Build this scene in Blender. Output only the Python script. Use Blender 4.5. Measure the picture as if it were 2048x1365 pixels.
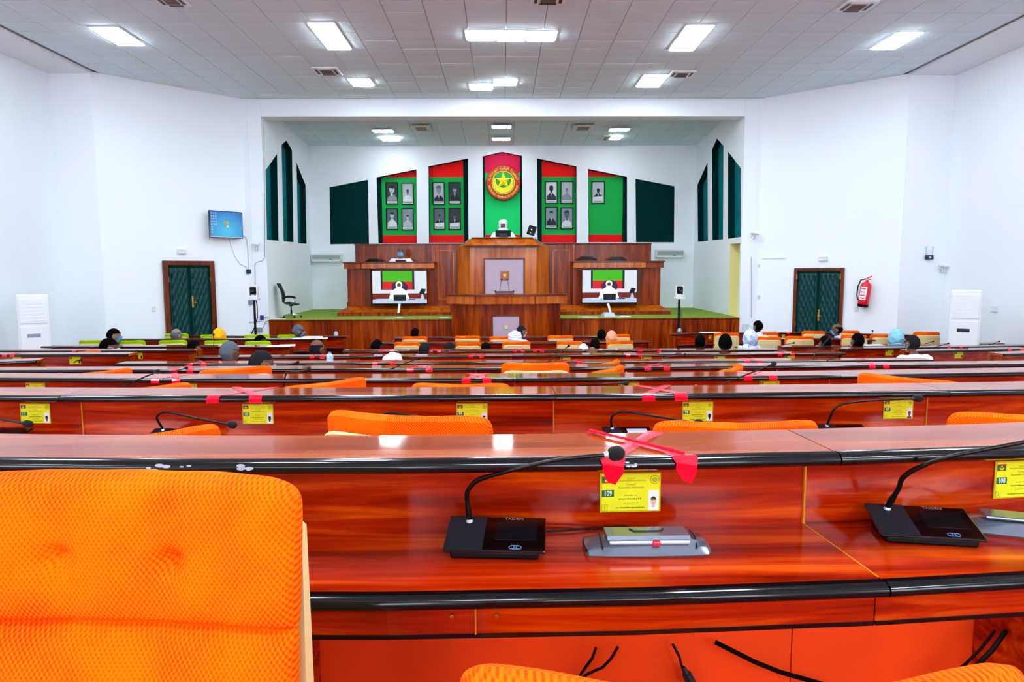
import bpy, bmesh, math, random
import numpy as np
from mathutils import Vector, Matrix
random.seed(7)
for o in list(bpy.data.objects): bpy.data.objects.remove(o)
scn = bpy.context.scene
col = scn.collection
PI = math.pi
CZ = 2.05                                   # eye height above the flat front floor of the hall
# ------------------------------------------------------------ camera
FPX = 1365.0
PITCH, YAW, ROLL = math.atan(137/1365), 18/1365., -.004
RM = Matrix.Rotation(-YAW,3,'Z') @ Matrix.Rotation(PI/2-PITCH,3,'X') @ Matrix.Rotation(ROLL,3,'Z')
cd = bpy.data.cameras.new('camera'); cam = bpy.data.objects.new('camera', cd); col.objects.link(cam)
cam.location = (0,0,CZ); cam.rotation_euler = RM.to_euler()
cd.sensor_width = 36; cd.lens = 36*FPX/2048; cd.clip_start = .05
scn.camera = cam
# ------------------------------------------------------------ light and exposure
w = bpy.data.worlds.new('world'); scn.world = w; w.use_nodes = True
w.node_tree.nodes['Background'].inputs[0].default_value = (.8,.9,1,1)
w.node_tree.nodes['Background'].inputs[1].default_value = .3
scn.view_settings.view_transform = 'Standard'; scn.view_settings.look = 'None'
scn.view_settings.exposure = 0; scn.view_settings.gamma = 1
try: scn.view_settings.use_curve_mapping = False
except Exception: pass
LAMP = 55.0                                 # strength of every ceiling lamp panel
LAMP_STAGE = 50.0
FILL_DAY = 10.0                                  # glow of the unseen windows added behind the camera to brighten the hall
# ------------------------------------------------------------ survey helpers: rays of the measured photograph -> points of the hall
def ray(px,py): return RM @ Vector(((px-1024)/FPX, -(py-682.5)/FPX, -1))
def P(px,py,d): v = ray(px,py); v = v*(d/v.y); return Vector((v.x,v.y,v.z+CZ))
def PZ(px,py,z): v = ray(px,py); v = v*((z-CZ)/v.z); return Vector((v.x,v.y,z))
def PW(px,py,A,B):                          # ray meets the vertical wall through A and B
    v = ray(px,py); ax,ay = A[0],A[1]; tx,ty = B[0]-ax, B[1]-ay
    s = (ax*ty-ay*tx)/(v.x*ty-v.y*tx); v = v*s
    return Vector((v.x,v.y,v.z+CZ))
LD = [-3,0,1.25,2.6,3.95,5.25,6.6,7.95,9.3,10.65,12,14]
LZ = [-.01,-.24,-.35,-.471,-.615,-.737,-.868,-.965,-1.064,-1.096,-1.128,-1.128]
def zled(d): return float(np.interp(d,LD,LZ))+CZ
def zfl(d): return zled(d)-.92
# ------------------------------------------------------------ materials
_m = {}
def rgb(h):
    c=[int(h[i:i+2],16)/255 for i in (0,2,4)]
    return tuple(((x+.055)/1.055)**2.4 if x>.04045 else x/12.92 for x in c)
def mat(name, c, rough=.5, metal=0, emit=0, coat=0, alpha=1, trans=0, spec=.3, bump=0, bscale=200, var=0, vscale=5):
    if name in _m: return _m[name]
    if isinstance(c,str): c = rgb(c)
    m = bpy.data.materials.new(name); m.use_nodes = True; nt = m.node_tree; b = nt.nodes['Principled BSDF']
    b.inputs['Base Color'].default_value = (*c,1); b.inputs['Roughness'].default_value = rough
    b.inputs['Metallic'].default_value = metal; b.inputs['Coat Weight'].default_value = coat
    b.inputs['Specular IOR Level'].default_value = spec; b.inputs['Coat Roughness'].default_value = .08
    if alpha<1: b.inputs['Alpha'].default_value = alpha
    if trans: b.inputs['Transmission Weight'].default_value = trans
    if emit: b.inputs['Emission Color'].default_value = (*c,1); b.inputs['Emission Strength'].default_value = emit
    N,L = nt.nodes.new, nt.links.new
    if var:
        tc=N('ShaderNodeTexCoord'); n=N('ShaderNodeTexNoise'); n.inputs['Scale'].default_value=vscale; n.inputs['Detail'].default_value=4
        r=N('ShaderNodeMapRange'); r.inputs[1].default_value=.3; r.inputs[2].default_value=.7; r.inputs[3].default_value=1-var; r.inputs[4].default_value=1+var
        mx=N('ShaderNodeMix'); mx.data_type='RGBA'; mx.blend_type='MULTIPLY'; mx.inputs[0].default_value=1
        mx.inputs[6].default_value=(*c,1); L(tc.outputs['Object'],n.inputs['Vector']); L(n.outputs['Fac'],r.inputs[0]); L(r.outputs[0],mx.inputs[7]); L(mx.outputs[2],b.inputs['Base Color'])
    if bump:
        tc=N('ShaderNodeTexCoord'); n=N('ShaderNodeTexNoise'); n.inputs['Scale'].default_value=bscale; n.inputs['Detail'].default_value=3
        bp=N('ShaderNodeBump'); bp.inputs['Strength'].default_value=bump; bp.inputs['Distance'].default_value=.01
        L(tc.outputs['Object'],n.inputs['Vector']); L(n.outputs['Fac'],bp.inputs['Height']); L(bp.outputs[0],b.inputs['Normal'])
    _m[name]=m; return m
def wood(name, c1, c2, c3, stretch, rough=.14, coat=.3, spec=.5):
    """laminate with long grain: stretch = texture scale per axis (small = along the grain)"""
    m = bpy.data.materials.new(name); m.use_nodes=True; nt=m.node_tree; b=nt.nodes['Principled BSDF']; N,L=nt.nodes.new,nt.links.new
    tc=N('ShaderNodeTexCoord'); mp=N('ShaderNodeMapping'); mp.inputs['Scale'].default_value=stretch; L(tc.outputs['Object'],mp.inputs[0])
    n1=N('ShaderNodeTexNoise'); n1.inputs['Scale'].default_value=1; n1.inputs['Detail'].default_value=8; n1.inputs['Roughness'].default_value=.62; n1.inputs['Distortion'].default_value=.9
    L(mp.outputs[0],n1.inputs['Vector'])
    mp2=N('ShaderNodeMapping'); mp2.inputs['Scale'].default_value=[s*.28 for s in stretch]; L(tc.outputs['Object'],mp2.inputs[0])
    n2=N('ShaderNodeTexNoise'); n2.inputs['Scale'].default_value=1; n2.inputs['Detail'].default_value=3; n2.inputs['Distortion'].default_value=1.4; L(mp2.outputs[0],n2.inputs['Vector'])
    ad=N('ShaderNodeMath'); ad.operation='MULTIPLY_ADD'; ad.inputs[1].default_value=.55; L(n1.outputs['Fac'],ad.inputs[0])
    m2=N('ShaderNodeMath'); m2.operation='MULTIPLY'; m2.inputs[1].default_value=.45; L(n2.outputs['Fac'],m2.inputs[0]); L(m2.outputs[0],ad.inputs[2])
    r=N('ShaderNodeValToRGB'); e=r.color_ramp.elements; e[0].position=.38; e[0].color=(*rgb(c1),1); e[1].position=.64; e[1].color=(*rgb(c3),1)
    x=e.new(.5); x.color=(*rgb(c2),1); L(ad.outputs[0],r.inputs[0]); L(r.outputs[0],b.inputs['Base Color'])
    b.inputs['Roughness'].default_value=rough; b.inputs['Coat Weight'].default_value=coat; b.inputs['Coat Roughness'].default_value=.06
    b.inputs['Specular IOR Level'].default_value=spec
    return m
W_DESK = wood('desk_laminate','640A00','A42000','DA5208',(1.3,16,26),.15,.12,.3)
W_TOP  = wood('ledge_laminate','6E1E02','96380A','B85412',(.8,14,14),.07,.1,.45)
W_STG  = wood('podium_wood','561400','822A00','AA4A04',(16,16,1.1),.24,.06,.2)
W_STGH = wood('podium_wood_light','8E3400','B45204','CC7014',(12,12,.9),.2,.1,.25)
W_FRM  = wood('door_frame_wood','4A1A04','64280A','7C380E',(18,18,2),.3,.05,.25)
M_EDGE = mat('black_edge','04060A',.12,coat=.15)
M_LINE = mat('wood_joint_filler','C87818',.4)
M_WHITE = mat('white_wall_paint',(.84,.90,.95),.75,bump=.06,bscale=60)
M_CEIL = mat('ceiling_tile',(.70,.84,.90),.8,var=.03,vscale=3)
M_CGAP = mat('ceiling_grid',(.42,.48,.49),.8)
M_LAMP = mat('lamp_light',(.80,.92,1.0),.5,emit=LAMP)
M_LAMPS= mat('stage_lamp_light',(.9,.96,1.0),.5,emit=LAMP_STAGE)
M_ALU  = mat('lamp_frame_white','E8EEF2',.4)
M_RED  = mat('red_paint','F00000',.5,spec=.15)
M_MAG  = mat('crimson_paint','D80048',.5,spec=.15)
M_GRNC = mat('bright_green_paint','00D46C',.5,spec=.15)
M_GRN  = mat('green_paint','00AA44',.5,spec=.15,bump=.1,bscale=40)
M_DKG  = mat('dark_green_paint','002C2C',.6,var=.1,vscale=6,spec=.04)
M_TEAL = mat('teal_green_paint','007078',.5,var=.2,vscale=3,spec=.15)
M_PAD  = mat('padded_green_leather','003A3C',.42,spec=.25)
M_BRASS= mat('brass','B89040',.3,metal=1)
M_CARP = mat('green_carpet','7E9A30',.95,bump=.4,bscale=120,var=.12,vscale=8)
M_FLOOR= mat('red_floor_carpet','8A1A08',.8,var=.15,vscale=3)
M_MOD  = mat('orange_red_modesty_board','F44814',.35,var=.1,vscale=5)
M_PINK = mat('pale_pink_panel','B8A0B4',.5)
M_BLK  = mat('black_plastic','030406',.4,spec=.15)
M_BLKG = mat('black_gloss','040608',.08,coat=.5)
M_DGREY= mat('dark_grey_plastic','1A222A',.4)
M_SILV = mat('silver_plastic','8C98A8',.22,metal=.75)
M_SILL = mat('light_silver_plastic','B8C2CC',.2,metal=.6)
M_CHR  = mat('chrome','C8D0D8',.12,metal=1)
M_WPL  = mat('white_plastic','E6ECF0',.35)
M_CREAM= mat('cream_shell','E0CC90',.35)
M_CREAMW=mat('ivory_shell','F0E4C4',.3)
M_PEACH= mat('peach_shell','E4B878',.4)
M_TAPE = mat('red_tape','F00028',.18,coat=.5)
M_TAPE2= mat('translucent_red_tape','FF3058',.25,alpha=.55)
M_PAPER= mat('white_paper','E8ECF4',.7)
M_CARD = mat('yellow_card','E6E820',.35)
M_CARDB= mat('card_border','C8B80A',.4)
M_NUMG = mat('number_green','0A6C38',.5)
M_TXT  = mat('print_black','1A1A10',.6)
M_TXTY = mat('print_olive','7A8012',.6)
M_YEL  = mat('emblem_yellow','F2E400',.4)
M_EMBR = mat('emblem_red','B4240E',.4)
M_EMBG = mat('emblem_green','1C9A40',.4)
M_GLASS= mat('clear_plastic',(.75,.88,1.0),.08,trans=.9)
M_JAMB = mat('yellow_paint','E4DC98',.6)
M_REDX = mat('extinguisher_red','E0102C',.25,coat=.4)
def fabric(name,c1,c2,s=150):
    m=bpy.data.materials.new(name); m.use_nodes=True; nt=m.node_tree; b=nt.nodes['Principled BSDF']; N,L=nt.nodes.new,nt.links.new
    tc=N('ShaderNodeTexCoord'); sp=N('ShaderNodeSeparateXYZ'); L(tc.outputs['Object'],sp.inputs[0])
    def sn(sx,sz):
        a=N('ShaderNodeMath'); a.operation='MULTIPLY'; a.inputs[1].default_value=sx*s*3.2; L(sp.outputs[0],a.inputs[0])
        c=N('ShaderNodeMath'); c.operation='MULTIPLY_ADD'; c.inputs[1].default_value=sz*s*3.2; L(sp.outputs[2],c.inputs[0]); L(a.outputs[0],c.inputs[2])
        d=N('ShaderNodeMath'); d.operation='SINE'; L(c.outputs[0],d.inputs[0]); return d
    p=N('ShaderNodeMath'); p.operation='ADD'; L(sn(1,.8).outputs[0],p.inputs[0]); L(sn(-1,.8).outputs[0],p.inputs[1])
    no=N('ShaderNodeTexNoise'); no.inputs['Scale'].default_value=7; no.inputs['Detail'].default_value=4; L(tc.outputs['Object'],no.inputs['Vector'])
    q=N('ShaderNodeMath'); q.operation='MULTIPLY_ADD'; q.inputs[1].default_value=6; q.inputs[2].default_value=-4.0; L(no.outputs['Fac'],q.inputs[0])
    t=N('ShaderNodeMath'); t.operation='ADD'; L(p.outputs[0],t.inputs[0]); L(q.outputs[0],t.inputs[1])
    r=N('ShaderNodeMapRange'); r.inputs[1].default_value=-1.8; r.inputs[2].default_value=2.1; L(t.outputs[0],r.inputs[0])
    mx=N('ShaderNodeMix'); mx.data_type='RGBA'; mx.inputs[6].default_value=(*rgb(c1),1); mx.inputs[7].default_value=(*rgb(c2),1); L(r.outputs[0],mx.inputs[0]); L(mx.outputs[2],b.inputs['Base Color'])
    b.inputs['Roughness'].default_value=.85; b.inputs['Specular IOR Level'].default_value=.06
    bp=N('ShaderNodeBump'); bp.inputs['Strength'].default_value=.35; bp.inputs['Distance'].default_value=.002; L(p.outputs[0],bp.inputs['Height']); L(bp.outputs[0],b.inputs['Normal'])
    return m
F_OR = fabric('orange_fabric','FF6E00','CE1200',290)
F_LI = fabric('lime_fabric','A8CC00','88AA00',290)
# ------------------------------------------------------------ object helpers
def empty(name, loc=(0,0,0), rz=0):
    o=bpy.data.objects.new(name,None); o.location=loc; o.rotation_euler=(0,0,rz); o.empty_display_size=.1; col.objects.link(o); return o
def tag(o,label=None,cat=None,group=None,kind=None):
    if label: o['label']=label
    if cat: o['category']=cat
    if group: o['group']=group
    if kind: o['kind']=kind
    return o
class MB:
    def __init__(s): s.v=[]; s.f=[]; s.mi=[]; s.cur=0
    def m(s,i): s.cur=i; return s
    def add(s,vs,fs):
        k=len(s.v); s.v+= [tuple(v) for v in vs]
        for f in fs: s.f.append([i+k for i in f]); s.mi.append(s.cur)
        return s
    def box(s,x0,x1,y0,y1,z0,z1,b=0,M=None):
        if b<=0:
            vs=[(x,y,z) for x in (x0,x1) for y in (y0,y1) for z in (z0,z1)]
            fs=[(0,1,3,2),(4,6,7,5),(0,4,5,1),(2,3,7,6),(0,2,6,4),(1,5,7,3)]
        else:
            bm=bmesh.new()
            for sx,X in ((1,x0),(-1,x1)):
                for sy,Y in ((1,y0),(-1,y1)):
                    for sz,Z in ((1,z0),(-1,z1)):
                        for q in ((1,1,0),(1,0,1),(0,1,1),(.7,.3,.3),(.3,.7,.3),(.3,.3,.7)):
                            bm.verts.new((X+sx*b*q[0],Y+sy*b*q[1],Z+sz*b*q[2]))
            bmesh.ops.convex_hull(bm,input=bm.verts)
            bmesh.ops.dissolve_limit(bm,angle_limit=.02,verts=bm.verts,edges=bm.edges)
            bm.verts.index_update()
            vs=[v.co.copy() for v in bm.verts]; fs=[[v.index for v in f.verts] for f in bm.faces]; bm.free()
        if M: vs=[M@Vector(v) for v in vs]
        return s.add(vs,fs)
    def prism(s,pts,z0,z1):                  # plan outline (x,y) counter-clockwise, extruded in z
        n=len(pts); vs=[(x,y,z0) for x,y in pts]+[(x,y,z1) for x,y in pts]
        fs=[list(range(n-1,-1,-1)),list(range(n,2*n))]+[[i,(i+1)%n,n+(i+1)%n,n+i] for i in range(n)]
        return s.add(vs,fs)
    def slabxz(s,pts,y0,y1):                 # outline in x,z extruded along y
        n=len(pts); vs=[(x,y0,z) for x,z in pts]+[(x,y1,z) for x,z in pts]
        fs=[list(range(n)),list(range(2*n-1,n-1,-1))]+[[i,n+i,n+(i+1)%n,(i+1)%n] for i in range(n)]
        return s.add(vs,fs)
    def loft(s,rings,cap=True,closed=True):
        k=len(rings[0]); vs=[p for r in rings for p in r]; fs=[]
        for i in range(len(rings)-1):
            for j in range(k if closed else k-1):
                a=i*k+j; b=i*k+(j+1)%k; fs.append((a,b,b+k,a+k))
        if cap: fs.append(list(range(k-1,-1,-1))); fs.append(list(range((len(rings)-1)*k,len(rings)*k)))
        return s.add(vs,fs)
    def tube(s,pts,r,n=8,cap=True):
        pts=[Vector(p) for p in pts]; rr=r if isinstance(r,(list,tuple)) else [r]*len(pts); rings=[]; up=None
        for i,p in enumerate(pts):
            t=(pts[min(i+1,len(pts)-1)]-pts[max(i-1,0)]).normalized()
            if up is None: up=Vector((0,0,1)) if abs(t.z)<.9 else Vector((1,0,0))
            a=(up-t*up.dot(t)); a=a.normalized() if a.length>1e-6 else Vector((1,0,0)); b=t.cross(a); up=a
            rings.append([p+a*math.cos(2*PI*k/n)*rr[i]+b*math.sin(2*PI*k/n)*rr[i] for k in range(n)])
        return s.loft(rings,cap)
    def lathe(s,prof,c=(0,0,0),n=16,axis='z',M=None):
        rings=[]
        for r,z in prof:
            ring=[]
            for k in range(n):
                a=2*PI*k/n; x,y=r*math.cos(a),r*math.sin(a)
                p=Vector((x,y,z)) if axis=='z' else Vector((x,-z,y))
                if M: p=M@p
                ring.append(p+Vector(c))
            rings.append(ring)
        return s.loft(rings)
    def sphere(s,c,rx,ry,rz,n=12,m=8):
        return s.lathe([(max(.001,math.sin(PI*i/m)),-math.cos(PI*i/m)) for i in range(m+1)],n=n,M=Matrix.Diagonal((rx,ry,rz))) if False else s._sph(c,rx,ry,rz,n,m)
    def _sph(s,c,rx,ry,rz,n,m):
        rings=[[(c[0]+rx*max(.02,math.sin(PI*i/m))*math.cos(2*PI*k/n),c[1]+ry*max(.02,math.sin(PI*i/m))*math.sin(2*PI*k/n),c[2]-rz*math.cos(PI*i/m)) for k in range(n)] for i in range(m+1)]
        return s.loft(rings)
    def grid(s,fn,nu,nv):
        vs=[fn(i/nu,j/nv) for j in range(nv+1) for i in range(nu+1)]
        fs=[(j*(nu+1)+i,j*(nu+1)+i+1,(j+1)*(nu+1)+i+1,(j+1)*(nu+1)+i) for j in range(nv) for i in range(nu)]
        return s.add(vs,fs)
    def mesh(s,name,mats,smooth=False,fix=True):
        me=bpy.data.meshes.new(name); me.from_pydata([tuple(v) for v in s.v],[],s.f)
        if not isinstance(mats,(list,tuple)): mats=[mats]
        for m in mats: me.materials.append(m)
        me.polygons.foreach_set('material_index',s.mi)
        if fix:
            bm=bmesh.new(); bm.from_mesh(me); bmesh.ops.recalc_face_normals(bm,faces=bm.faces); bm.to_mesh(me); bm.free()
        if smooth:
            me.polygons.foreach_set('use_smooth',[True]*len(me.polygons)); me.set_sharp_from_angle(angle=.7)
        me.update(); return me
    def build(s,name,mats,parent=None,smooth=False,loc=(0,0,0),fix=True):
        o=bpy.data.objects.new(name,s.mesh(name,mats,smooth,fix)); col.objects.link(o); o.location=loc
        if parent: o.parent=parent
        return o
def part(name,me,parent,mt=None,loc=(0,0,0),rot=(0,0,0),sc=(1,1,1)):
    o=bpy.data.objects.new(name,me); col.objects.link(o); o.parent=parent; o.location=loc; o.rotation_euler=rot; o.scale=sc
    if mt:
        o.material_slots[0].link='OBJECT'; o.material_slots[0].material=mt
    return o
def copy_tree(o,parent=None):
    c=o.copy(); col.objects.link(c); c.parent=parent
    for ch in o.children: copy_tree(ch,c)
    return c
_tx={}
def text(name,s,size,mt,parent,loc,rz=0,rx=PI/2,align='CENTER',ext=.0008,bold=0):
    key=(s,align)
    if key not in _tx:
        cu=bpy.data.curves.new(name,'FONT'); cu.body=s; cu.size=1; cu.align_x=align; cu.align_y='CENTER'; cu.extrude=.004; cu.offset=.02 if bold else 0; cu.resolution_u=2
        t=bpy.data.objects.new('t',cu); col.objects.link(t); dg=bpy.context.evaluated_depsgraph_get(); dg.update()
        me=bpy.data.meshes.new_from_object(t.evaluated_get(dg)); me.name=name
        bpy.data.objects.remove(t); me.materials.clear(); me.materials.append(mt); _tx[key]=me
    o=part(name,_tx[key],parent,mt,loc,(rx,0,rz),(size,size,size)); return o
ORD=['first','second','third','fourth','fifth','sixth','seventh','eighth','ninth','tenth','eleventh','twelfth','thirteenth','fourteenth']
# ============================================================ THE HALL
zc = P(490,197,13.5).z
ZH = P(1006,233,13.5).z                      # underside of the stage header
ZS = CZ-.905                                 # stage floor
ZR = P(1006,293,17.3).z                      # stage ceiling at the rear
pilL = P(490,400,13.5); pilR = P(1520,400,13.5)
opL = P(529,400,13.5).x; opR = P(1485,400,13.5).x
AL = (pilL.x,13.5); BL = (PZ(180,143,zc).x,PZ(180,143,zc).y)
AR = (pilR.x,13.5); BR = (PZ(1820,147,zc).x,PZ(1820,147,zc).y)
CLx = PZ(100,145,zc).x; CRx = PZ(1905,150,zc).x
YB = -4.0
def wallseg(name,A,B,z0,z1,t=.12,m=None,back=1):
    """thick wall piece between plan points; thickness goes to the back (left of A->B when back=1)"""
    d=Vector((B[0]-A[0],B[1]-A[1],0)).normalized(); n=Vector((-d.y,d.x,0))*t*back
    mb=MB(); mb.prism([(A[0],A[1]),(B[0],B[1]),(B[0]+n.x,B[1]+n.y),(A[0]+n.x,A[1]+n.y)],z0,z1)
    return tag(mb.build(name,m or M_WHITE),kind='structure')
# floor following the rake
mb=MB(); ys=[YB,0,1.25,2.6,3.95,5.25,6.6,7.95,9.3,10.65,12,13.6]
prof=[(y,zfl(y) if y<12 else 0.) for y in ys]; z0=-.25
mb.loft([[ (x,y,z) for y,z in prof]+[(x,13.6,z0),(x,YB,z0)] for x in (-8.2,8.2)])
tag(mb.build('floor',M_FLOOR),kind='structure')
# pillars and header of the stage opening, side walls of the hall
wallseg('wall_stage_left',(pilL.x,13.5),(opL-.002,13.5),0,zc,.03)
wallseg('wall_stage_right',(opR+.002,13.5),(pilR.x,13.5),0,zc,.03)
mb=MB(); mb.box(opL,opR,13.5,13.85,ZH,zc); tag(mb.build('trim_1',M_WHITE),kind='structure')
wallseg('wall_left',BL,AL,0,zc)
wallseg('wall_right',AR,BR,0,zc)
wallseg('wall_left_return',(CLx,BL[1]),BL,0,zc)
wallseg('wall_right_return',BR,(CRx,BR[1]),0,zc)
wallseg('wall_left_outer',(CLx,YB),(CLx,BL[1]),0,zc)
wallseg('wall_right_outer',(CRx,BR[1]),(CRx,YB),0,zc)
wallseg('wall_back',(CRx,YB),(CLx,YB),0,zc)
# plaster strip along both sides of the tiled ceiling (drops a hair below it)
XTL=BL[0]-.0; XTR=BR[0]+.0
for n_,x0,x1 in (('trim_2',CLx-.1,XTL),('trim_3',XTR,CRx+.1)):
    mb=MB(); mb.box(x0,x1,YB,13.6,zc-.03,zc+.02); tag(mb.build(n_,M_WHITE),kind='structure')
# ceiling: backing slab, single tiles in view, the rest joined
ceil=MB().box(-8.2,8.2,YB-.1,13.6,zc+.03,zc+.15).build('ceiling',M_CGAP); tag(ceil,kind='structure')
TW,TD=.52,.36
rest=MB(); cnt=0; tme=MB().box(-TW/2+.004,TW/2-.004,-TD/2+.004,TD/2-.004,zc,zc+.03).mesh('tile',M_CEIL)
y=13.48-TD/2; row=0
while y>YB:
    nx=int((XTR-XTL)/TW); x=XTL+TW/2+((XTR-XTL)-nx*TW)/2
    for i in range(nx):
        xx=x+i*TW
        vis = y>8.4 and abs(xx/y)<.76
        if vis and cnt<300 and not (y>12.9 and False):
            o=part('ceiling_tile',tme,ceil,loc=(xx,y,random.uniform(-.002,.002))); cnt+=1
        else: rest.box(xx-TW/2+.004,xx+TW/2-.004,y-TD/2+.004,y+TD/2-.004,zc,zc+.03)
    y-=TD; row+=1
tag(rest.build('ceiling_tiles_rest',M_CEIL,ceil),kind='stuff')
# (M_WPL defined above) unseen glowing windows added behind the photographer to brighten ceiling and walls
M_FILL_DAY=mat('fill_daylight_pane',(.86,.93,1.0),.5,emit=FILL_DAY)
for i,xw in enumerate((-5.2,-1.75,1.75,5.2)):
    r=empty('window_%d'%(i+1),(xw,YB+.02,2.2)); r['kind']='structure'
    for a,b,c,d_ in ((-1.2,1.2,0,.08),(-1.2,1.2,1.92,2.0),(-1.2,-1.12,.08,1.92),(1.12,1.2,.08,1.92),(-.03,.03,.08,1.92)): MB().box(a,b,0,.07,c,d_).build('window_frame',M_WPL,r)
    for s_ in (-1,1): MB().box(min(s_*.03,s_*1.12),max(s_*.03,s_*1.12),.02,.03,.08,1.92).build('pane',M_FILL_DAY,r)
# ---- stage: side walls, rear wall with pointed niches, ceiling
XSL=P(620,400,17.3).x; XSR=P(1390,400,17.3).x
YR=17.3
def niche_wall(name,A,B,z0,z1,holes,depth=.22,back=1):
    """wall skin from A to B with polygonal recesses; holes in (s,z) along A->B"""
    A=Vector((A[0],A[1],0)); d=Vector((B[0]-A.x,B[1]-A.y,0)); Ln=d.length; d.normalize(); n=Vector((-d.y,d.x,0))*back
    W=lambda s,z,o=0:A+d*s+Vector((0,0,z))+n*o
    bm=bmesh.new(); ed=[]
    for loop in [[(0,z0),(Ln,z0),(Ln,z1),(0,z1)]]+holes:
        vs=[bm.verts.new(W(s,z)) for s,z in loop]
        ed+=[bm.edges.new((vs[i],vs[(i+1)%len(vs)])) for i in range(len(vs))]
    bmesh.ops.triangle_fill(bm,use_beauty=True,edges=ed)
    bm.verts.index_update()
    mb=MB(); mb.add([v.co.copy() for v in bm.verts],[[v.index for v in f.verts] for f in bm.faces]); bm.free()
    # back slab and white reveals
    mb.add([W(0,z0,depth+.05),W(Ln,z0,depth+.05),W(Ln,z1,depth+.05),W(0,z1,depth+.05)],[(0,1,2,3)])
    o=tag(mb.build(name,M_WHITE,fix=False),kind='structure')
    return W,d,n
def sz(W0,d,p): return ((p-W0).dot(d),p.z)
def holes_px(A,B,polys):
    A3=Vector((A[0],A[1],0)); d=(Vector((B[0],B[1],0))-A3).normalized()
    return [[((PW(x,y,A,B)-A3).dot(d),PW(x,y,A,B).z) for x,y in pl] for pl in polys]
RA,RB=(XSL-.05,YR),(XSR+.05,YR)
rear_px=[[(661,489),(659,375),(736,360),(738,488)],[(757,487),(753,355),(833,339),(834,487)],[(858,486),(857,333),(936,317),(937,486)],
 [(967,486),(965,313),(1004,304),(1044,312),(1045,486)],[(1075,486),(1074,317),(1153,333),(1153,486)],[(1177,485),(1176,338),(1254,354),(1254,485)],[(1272,485),(1271,358),(1349,373),(1348,485)]]
rh=holes_px(RA,RB,rear_px)
Wr,dr,nr=niche_wall('wall_rear',RA,RB,ZS-.3,ZR+.1,rh)
SLA,SLB=(opL,13.5),(XSL,YR); SRA,SRB=(XSR,YR),(opR,13.5)
left_px=[[(534,480),(531,341),(554,308),(557,482)],[(567,483),(563,290),(573,281),(584,301),(587,485)],[(596,487),(593,326),(611,370),(613,488)]]
right_px=[[(1396,484),(1395,370),(1415,325),(1416,482)],[(1425,481),(1424,300),(1434,277),(1447,292),(1446,479)],[(1456,478),(1456,303),(1482,337),(1482,474)]]
lh=holes_px(SLA,SLB,left_px); rgh=holes_px(SRA,SRB,right_px)
jx=[(1457,622),(1457,489),(1483,488),(1483,630)]
jh=holes_px(SRA,SRB,[jx])[0]
_L=(Vector((SRB[0]-SRA[0],SRB[1]-SRA[1]))).length-.07
jh=[(jh[0][0],ZS+.002),(jh[0][0],jh[1][1]),(_L,jh[1][1]),(_L,ZS+.002)]
Wl,dl,nl=niche_wall('wall_stage_side_left',SLA,SLB,ZS-.3,zc,lh)
Wg,dg_,ng=niche_wall('wall_stage_side_right',SRA,SRB,ZS-.3,zc,rgh+[jh],back=1)
def niche(name,label,W,loop,depth,bands,side,cat='niche',sr=None):
    """lined recess: sides in the dark reveal colour, back plate in horizontal colour bands [(frac_bottom, frac_top, mat)]"""
    c=W(sum(s for s,z in loop)/len(loop),min(z for s,z in loop))
    root=empty(name,c); mb=MB(); n=len(loop); rel=lambda p:p-c
    for i in range(n):
        a,b=loop[i],loop[(i+1)%n]
        mb.add([rel(W(*a)),rel(W(*b)),rel(W(b[0],b[1],depth)),rel(W(a[0],a[1],depth))],[(0,1,2,3)])
    mb.build('reveal',side,root,fix=False)
    # clip polygon to bands
    zs=[z for s,z in loop]; zb,zt=min(zs),max(zs)
    def clip(poly,zlo,zhi):
        def half(pl,f,zz):
            out=[]
            for i in range(len(pl)):
                a,b=pl[i],pl[(i+1)%len(pl)]
                ia,ib=f(a[1]),f(b[1])
                if ia: out.append(a)
                if ia!=ib:
                    t=(zz-a[1])/(b[1]-a[1]); out.append((a[0]+t*(b[0]-a[0]),zz))
            return out
        p=half(poly,lambda z:z>=zlo,zlo)
        return half(p,lambda z:z<=zhi,zhi) if p else p
    src=loop
    if sr:                                  # coloured plates stop short of the dark side strips
        mb=MB(); mb.loft([[rel(W(s,z,depth-.012)) for s,z in loop],[rel(W(s,z,depth)) for s,z in loop]]); mb.build('back_plate',side,root)
        fl=clip([(z,s) for s,z in loop],sr[0],sr[1]); src=[(s,z) for z,s in fl]
    for k,(bn,f0,f1,m) in enumerate(bands):
        q=clip(src,f0,f1)
        if len(q)<3: continue
        mb=MB(); mb.loft([[rel(W(s,z,depth-.02-.003*k)) for s,z in q],[rel(W(s,z,depth)) for s,z in q]]); mb.build(bn,m,root)
    return tag(root,label,cat)
zg1=Wr and P(1006,354,17.45).z; zg0=P(1006,470,17.45).z
allz=(-9,99)
niche('wall_niche','plain dark green slanted panel at the far left of the rear stage wall',Wr,rh[0],.06,[('back_panel',-9,99,M_DKG)],M_DKG)
def tri(name,label,loop,d,redtop=M_RED,zt=None,l=0,r=0,g=None):
    zt=zt or zg1
    return niche(name,label,Wr,loop,d,[('lower_red_band',-9,zg0,M_RED),('green_band',zg0,zt,g or M_GRN),('upper_red_band',zt,99,redtop)],M_DKG,sr=(min(s for s,z in loop)+l,max(s for s,z in loop)-r))
tri('wall_niche','red and green slanted niche holding four portraits, left of the other portrait niches',rh[1],.2,l=.09)
tri('wall_niche','taller red and green niche with four portraits just left of the round emblem',rh[2],.2,r=.13)
tri('wall_niche','pointed crimson and green central niche behind the round emblem',rh[3],.12,M_MAG,P(1006,346,17.4).z,.05,.05,M_GRNC)
tri('wall_niche','red and green niche with four portraits just right of the round emblem',rh[4],.2,l=.13)
tri('wall_niche','red and green niche holding one single portrait on the right',rh[5],.2,r=.09)
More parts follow.
